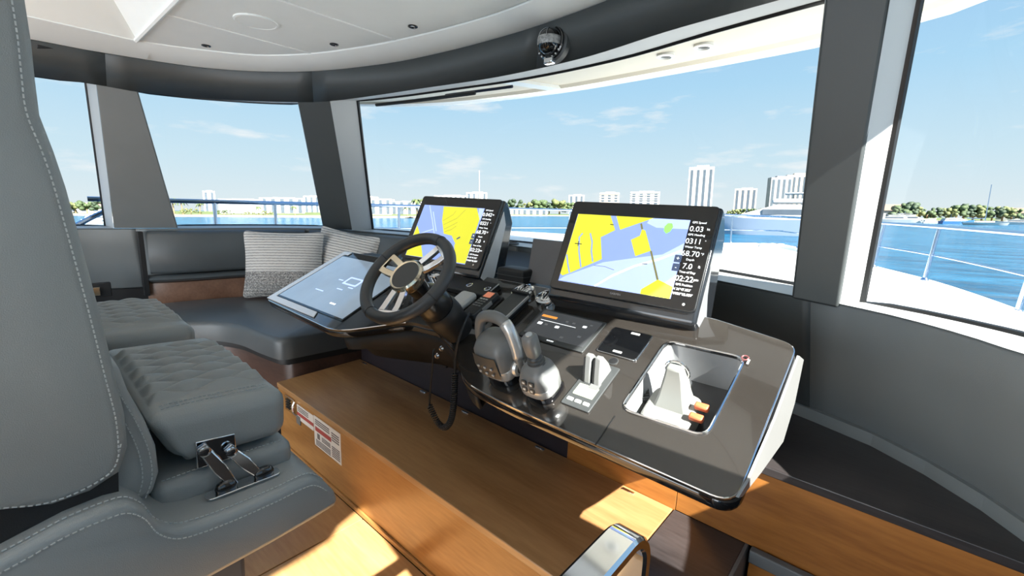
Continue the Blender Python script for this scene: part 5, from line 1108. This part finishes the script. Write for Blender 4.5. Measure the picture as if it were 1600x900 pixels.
# ------------------------------------------------------------------ compass on the header
hp0 = Pl(868, 70, V((-1.3, 1.775, 2.23)), V((0, 1, .35)).normalized())
hd = V((EYE.x-hp0.x, EYE.y-hp0.y, 0)).normalized()
ex = V((-hd.y, hd.x, 0)); MCp = frame_matrix(hp0+V((0, -.045, 0)), V((1, 0, 0)), V((0, 0, 1)), V((0, -1, 0)))
t = thing('globe_compass', label='black globe compass with chrome rings hung on the header band', cat='compass', M=MCp)
m = MB(); rows = []
for i in range(13):
    th = math.pi*i/12; rows.append([V((math.sin(th)*math.cos(f), math.cos(th), math.sin(th)*math.sin(f)))*.056 for f in [2*math.pi*k/24 for k in range(24)]])
m.grid(rows, close_v=True); part(t, m, 'globe', mat('compass_globe', (16, 18, 20), .05, coat=1, var=.05), ang=180)
m = MB(); rows = []
for i in range(4): th = R(72+12*i); rows.append([V((math.sin(th)*math.cos(f), math.cos(th), math.sin(th)*math.sin(f)))*.0568 for f in [2*math.pi*k/32 for k in range(32)]])
m.grid(rows, close_v=True); part(t, m, 'card', mat('compass_card', (170, 170, 168), .3, var=.6, vscale=90))
for a in (-22, 22):
    m = MB(); m.tube([Matrix.Rotation(R(a), 3, 'Y') @ V((0, math.cos(f), math.sin(f)))*.0585 for f in [R(-80+160*k/14) for k in range(15)]], .0018, 6); part(t, m, 'guard_wire', CHROME)
m = MB(); m.tube([V((.066*math.cos(f), .066*math.sin(f), -.008)) for f in [2*math.pi*k/32 for k in range(32)]], .008, 8, closed=True); part(t, m, 'mount_ring', BGLOSS)
m = MB(); m.lathe([(.085, -.045), (.082, -.02), (.068, -.010)], 32); part(t, m, 'back_plate', DGREY)
m = MB(); m.box((0, -.078, -.005), (.05, .028, .03)); part(t, m, 'lower_clamp', CHROME, bevel=.006)
for k in range(7): a = R(215+18*k); m = MB(); m.box((math.cos(a)*.067, math.sin(a)*.067, .002), (.006, .006, .005)); part(t, m, 'adjust_stud', SILVER)
# ------------------------------------------------------------------ helm seats
def seat(dx, lab, hinge, full=True):
    """x runs from the starboard side (x0) to port; profile given in the fore-and-aft plane"""
    t = thing('helm_armchair', (-1.28+dx, .1, 0), lab, 'seat', 'helm seats'); objs = []
    X0, X1 = -.95+dx, -1.575+dx
    prof = [(-.16, 1.80), (-.05, 1.85), (.03, 1.83), (.058, 1.76), (.058, 1.70), (.056, 1.65), (.055, 1.60), (.064, 1.55), (.071, 1.50), (.079, 1.415), (.088, 1.313), (.096, 1.203), (.102, 1.12), (.100, 1.06), (.085, 1.018), (.045, 1.0), (0, .999), (-.06, 1.02), (-.2, 1.06)]
    m = MB(); pr = [V((0, y, z)) for y, z in prof]
    prs = pr
    loops = []
    for x, s in ((X0-.03, .93), (X0-.010, .975), (X0-.002, .99), (X0, .999), (X0-.016, 1.0), (X0-.05, 1.0), (X1+.05, 1.0), (X1+.016, 1.0), (X1, .985), (X1+.01, .96)):
        c = V((0, -.06, 1.4))
    def sec(x, d):
        n = len(pr); res = []
        for i, p in enumerate(pr):
            tg = pr[(i+1) % n]-pr[i-1]; nn = V((0, -tg.z, tg.y)).normalized()
            if nn.dot(V((0, -.06, 1.4))-p) < 0: nn = -nn
            q = p+nn*d; res.append(V((x, q.y, q.z)))
        return res
    m.loft([sec(X0-.0, .022), sec(X0-.004, .008), sec(X0-.014, .001), sec(X0-.03, 0), sec(X1+.03, 0), sec(X1+.014, .001), sec(X1+.004, .008), sec(X1, .022)])
    objs.append(m.build('backrest', LEATHER, ang=60))
    if full:
        e_ = [V((X0+.001, y-.014, z)) for y, z in prof[3:14]]; objs.append(stitch(e_)); e_ = [V((X0+.001, y-.010, z+.014)) for y, z in prof[13:19]]; objs.append(stitch(e_))
    # inner back cushion showing in front of the shell
    ip = [(.03, 1.24), (.105, 1.20), (.113, 1.15), (.130, 1.09), (.142, 1.03), (.142, .975), (.128, .935), (.05, .93)]
    m = MB(); m.prism([V((X0-.04, y, z)) for y, z in ip], (-.545, 0, 0)); objs.append(m.build('lumbar_cushion', LEATHER, bevel=.012, bseg=3))
    if full: objs.append(stitch([V((X0-.038, y-.012, z)) for y, z in ip[1:7]])); objs.append(stitch([V((X0-.038, y-.026, z)) for y, z in ip[2:7]]))
    # seat base with arm
    bp_ = [(-.2, .935), (-.06, .960), (.01, .978), (.06, .982), (.085, .978), (.105, .955), (.120, .918), (.145, .892), (.18, .882), (.24, .877), (.32, .877), (.38, .880), (.405, .872), (.43, .845), (.452, .808), (.457, .788), (.445, .772), (.40, .766), (.30, .757), (.2, .752), (-.2, .745)]
    Xb0, Xb1 = -.925+dx, -1.60+dx
    pb = [V((0, y, z)) for y, z in bp_]
    def secb(x, d):
        n = len(pb); res = []
        for i, p in enumerate(pb):
            tg = pb[(i+1) % n]-pb[i-1]; nn = V((0, -tg.z, tg.y)).normalized(); 
            if i < 13 or i == 20: nn = V((0, 0, -1)) if i < 13 else V((0, .7, .7))
            elif i > 15: nn = V((0, 0, 1))
            else: nn = V((0, -1, 0))
            q = p+nn*d; res.append(V((x, q.y, q.z)))
        return res
    m = MB(); m.loft([secb(Xb0, .016), secb(Xb0-.004, .006), secb(Xb0-.014, .001), secb(Xb0-.03, 0), secb(Xb1+.03, 0), secb(Xb1+.01, .004), secb(Xb1, .016)]); objs.append(m.build('seat_base', LEATHER, ang=60))
    if full:
        objs.append(stitch([V((Xb0+.001, y, z-.020)) for y, z in bp_[0:14]])); objs.append(stitch([V((Xb0-.018, y, z+.002)) for y, z in bp_[0:14]]))
    # black gap strip between shell and arm
    m = MB(); m.prism([V((X0-.02, -.18, .95)), V((X0-.02, .08, .97)), V((X0-.02, .085, 1.03)), V((X0-.02, -.18, 1.06))], (-.50, 0, 0)); objs.append(m.build('gap_strip', BMATTE, smooth=False))
    # seat pan cushion
    b_ = rounded_box(.50, .27, .07, .025, (8, 6, 3), .006); objs.append(b_.build('seat_cushion', LEATHER, M=Matrix.Translation((X0-.075-.25, .265, .895)), ang=180))
    if full: objs.append(stitch([V((X0-.09, .15, .931)), V((X0-.09, .26, .933)), V((X0-.09, .38, .930))]))
    # flip-up quilted bolster
    bw, bd, bh = .575, .265, .115
    def quilt(o, p):
        if p.z > bh*.49:
            x, y = p.x, p.y
            if -.20 < x < .215 and -.115 < y < .125:
                edge = min(1, (x+.20)/.02, (.215-x)/.02, (y+.115)/.02, (.125-y)/.02); p_ = .031; A_ = .0105; sn_ = math.sin(2*math.pi*y/.13)
                bnd = lambda q: q*p_+(A_ if q % 2 else -A_)*sn_
                q = math.floor(x/p_); q = q-1 if x < bnd(q) else (q+1 if x > bnd(q+1) else q); wdt = bnd(q+1)-bnd(q); f_ = max(0, min(1, (x-bnd(q))/max(1e-4, wdt)))
                o = o+V((0, 0, (math.sin(math.pi*f_)**.6)*(.003+.28*wdt)*max(0, edge)))
        if p.y < 0: o = o+V((0, (.5-p.z/bh)*.055*(-p.y/(bd/2)), 0))
        return o
    b_ = rounded_box(bw, bd, bh, .032, (120, 56, 4), .012, quilt)
    MBl = Matrix.Translation((-1.318+dx, .262, 1.005)) @ Matrix.Rotation(R(-3), 4, 'X')
    bo = b_.build('bolster', LEATHER, M=MBl, ang=180); objs.append(bo)
    if full:
        for xx in (.233, .249):
            zf = lambda y: bh/2+.012*(1-(xx/(bw/2))**2)*(1-(y/(bd/2))**2)+.0012
            st = stitch([V((xx, -bd/2+.032, bh/2-.055)), V((xx, -bd/2+.010, bh/2-.024)), V((xx, -bd/2+.022, bh/2-.004))]+[V((xx, y, zf(y))) for y in (-.09, -.06, -.03, 0, .03, .06, .09)]+[V((xx, bd/2-.022, bh/2-.002)), V((xx, bd/2-.008, bh/2-.020)), V((xx, bd/2+.001, bh/2-.045))]); st.matrix_world = MBl; objs.append(st)
    # hinge hardware
    hx = -1.03+dx
    if hinge:
        pl_ = [Xp(304, 690, hx), Xp(366, 676, hx), Xp(370, 712, hx), Xp(307, 732, hx)]
        m = MB(); m.prism(pl_, (.005, 0, 0)); hp_ = m.build('hinge_plate', CHROME, bevel=.002); objs.append(hp_)
        e1, e2 = Xp(318, 703, hx+.012), Xp(360, 704, hx+.012)
        f1, f2 = Xp(366, 757, hx+.03), Xp(402, 738, hx+.03)
        for (a_, f_) in ((e1, f1), (e2, f2)):
            d_ = (f_-a_); u_ = V((1, 0, 0)).cross(d_).normalized()*.0085
            m = MB(); m.prism([a_+u_*1.1, a_-u_*1.1, a_.lerp(f_, .5)-u_*1.5, f_-u_, f_+u_, a_.lerp(f_, .5)+u_*1.5], (.007, 0, 0)); objs.append(m.build('hinge_arm', CHROME, bevel=.0025))
            m = MB(); m.lathe([(.011, 0), (.011, .005), (.006, .007), (0, .006)], 18, a_+V((.007, 0, 0)), Matrix.Rotation(R(90), 3, 'Y')); objs.append(m.build('pivot_bolt', CHROME))
        g1, g2 = Zp(320, 777, .885), Zp(436, 733, .885)
        cxx = (g1+g2)/2; dr = (g2-g1); Lg = dr.length; rz = math.atan2(dr.y, dr.x)
        b_ = rr_slab(Lg, .034, .014, 0, .004); objs.append(b_.build('slide_plate', CHROME, M=Matrix.Translation(cxx+V((0, 0, -.004))) @ Matrix.Rotation(rz, 4, 'Z'), bevel=.001))
        for f in (.27, .78):
            b_ = loft_body([(0, .020, .011, 0), (.008, .021, .0115, 0), (.016, .017, .009, 0), (.02, .008, .005, 0)], 18, 2.6); objs.append(b_.build('slide_knob', BGLOSS, M=Matrix.Translation(g1.lerp(g2, f)) @ Matrix.Rotation(rz, 4, 'Z'), ang=60))
    # pedestal to the floor
    m = MB(); m.prism([V((-1.05+dx, -.15, .0)), V((-1.05+dx, .27, .0)), V((-1.05+dx, .29, .76)), V((-1.05+dx, -.15, .76))], (-.45, 0, 0)); objs.append(m.build('pedestal', mat('pedestal_grey', (104, 106, 108), .45, var=.05), bevel=.012))
    adopt(t, *objs); return t
seat(0, 'grey leather helm seat with chrome hinge, nearest the chrome grab rail', True)
seat(-.73, 'grey leather helm seat between the other helm seat and the sofa', False, False)

# ---- nesting: small pieces belong to the part they sit on
def centre(o):
    bb = [o.matrix_world @ V(c) for c in o.bound_box]; return sum(bb, V())/8
bpy.context.view_layer.update()
NEST = [('stitching', ('backrest', 'bolster', 'seat_base', 'lumbar_cushion', 'seat_cushion')), ('pivot_bolt', ('hinge_arm',)), ('slide_knob', ('slide_plate',)), ('pivot_disc', ('pivot_cap',)), ('handle_inlay', ('handle',)),
        ('key_symbol', ('key',)), ('spoke_end', ('spoke',)), ('rim_seam', ('rim',)), ('hub_pad', ('hub_ring',)), ('menu_icon', ('picture',)), ('menu_tab', ('picture',)), ('menu_line', ('picture',)), ('menu_dot', ('picture',)), ('icon_tile', ('picture',)),
        ('chart_land', ('chart_water',)), ('pale_water', ('chart_water',)), ('shoal', ('chart_water',)), ('basin', ('chart_water',)), ('canal', ('chart_water',)), ('channel', ('chart_water',)), ('bridge', ('chart_water',)), ('boat_mark', ('chart_water',)), ('depth_line', ('chart_water',)), ('dock', ('chart_water',)), ('zoom_button', ('chart_water',)),
        ('side_panel', ('pod',)), ('power_button', ('bezel',)), ('lever_inlay', ('lever',)), ('print_block', ('paper',)), ('vent_slat', ('vent_panel',)), ('inner_ring', ('ring',)), ('foot', ('stanchion', 'horn')), ('hinge_clip', ('top_board',)), ('joint', ('header_panel',)), ('gasket', ('pane',)), ('speaker_slot', ('face',)), ('window_strip', ('walls',)), ('balcony_slab', ('walls',)), ('roof_house', ('walls',)), ('porthole', ('hull',)), ('window_band', ('superstructure',)), ('soffit_rib', ('soffit',)), ('tray_rim', ('tray_well',)), ('fixing_stud', ('column_fascia',)), ('seam', ('cover', 'top_plate')), ('guard_wire', ('globe',)), ('card', ('globe',)), ('rib', ('clip_body',)), ('zip', ('case',))]
base_nm = lambda o: o.name.split('.')[0]
for root in [o for o in C.objects if o.parent is None and o.type == 'EMPTY']:
    ch = [c for c in root.children]
    for c in ch:
        for nm, ps in NEST:
            if base_nm(c) == nm:
                cand = [p for p in ch if base_nm(p) in ps and p is not c]
                if cand:
                    p = min(cand, key=lambda q: (centre(q)-centre(c)).length); mw = c.matrix_world.copy(); c.parent = p; c.matrix_parent_inverse = Matrix.Identity(4); c.matrix_basis = p.matrix_world.inverted() @ mw
                break
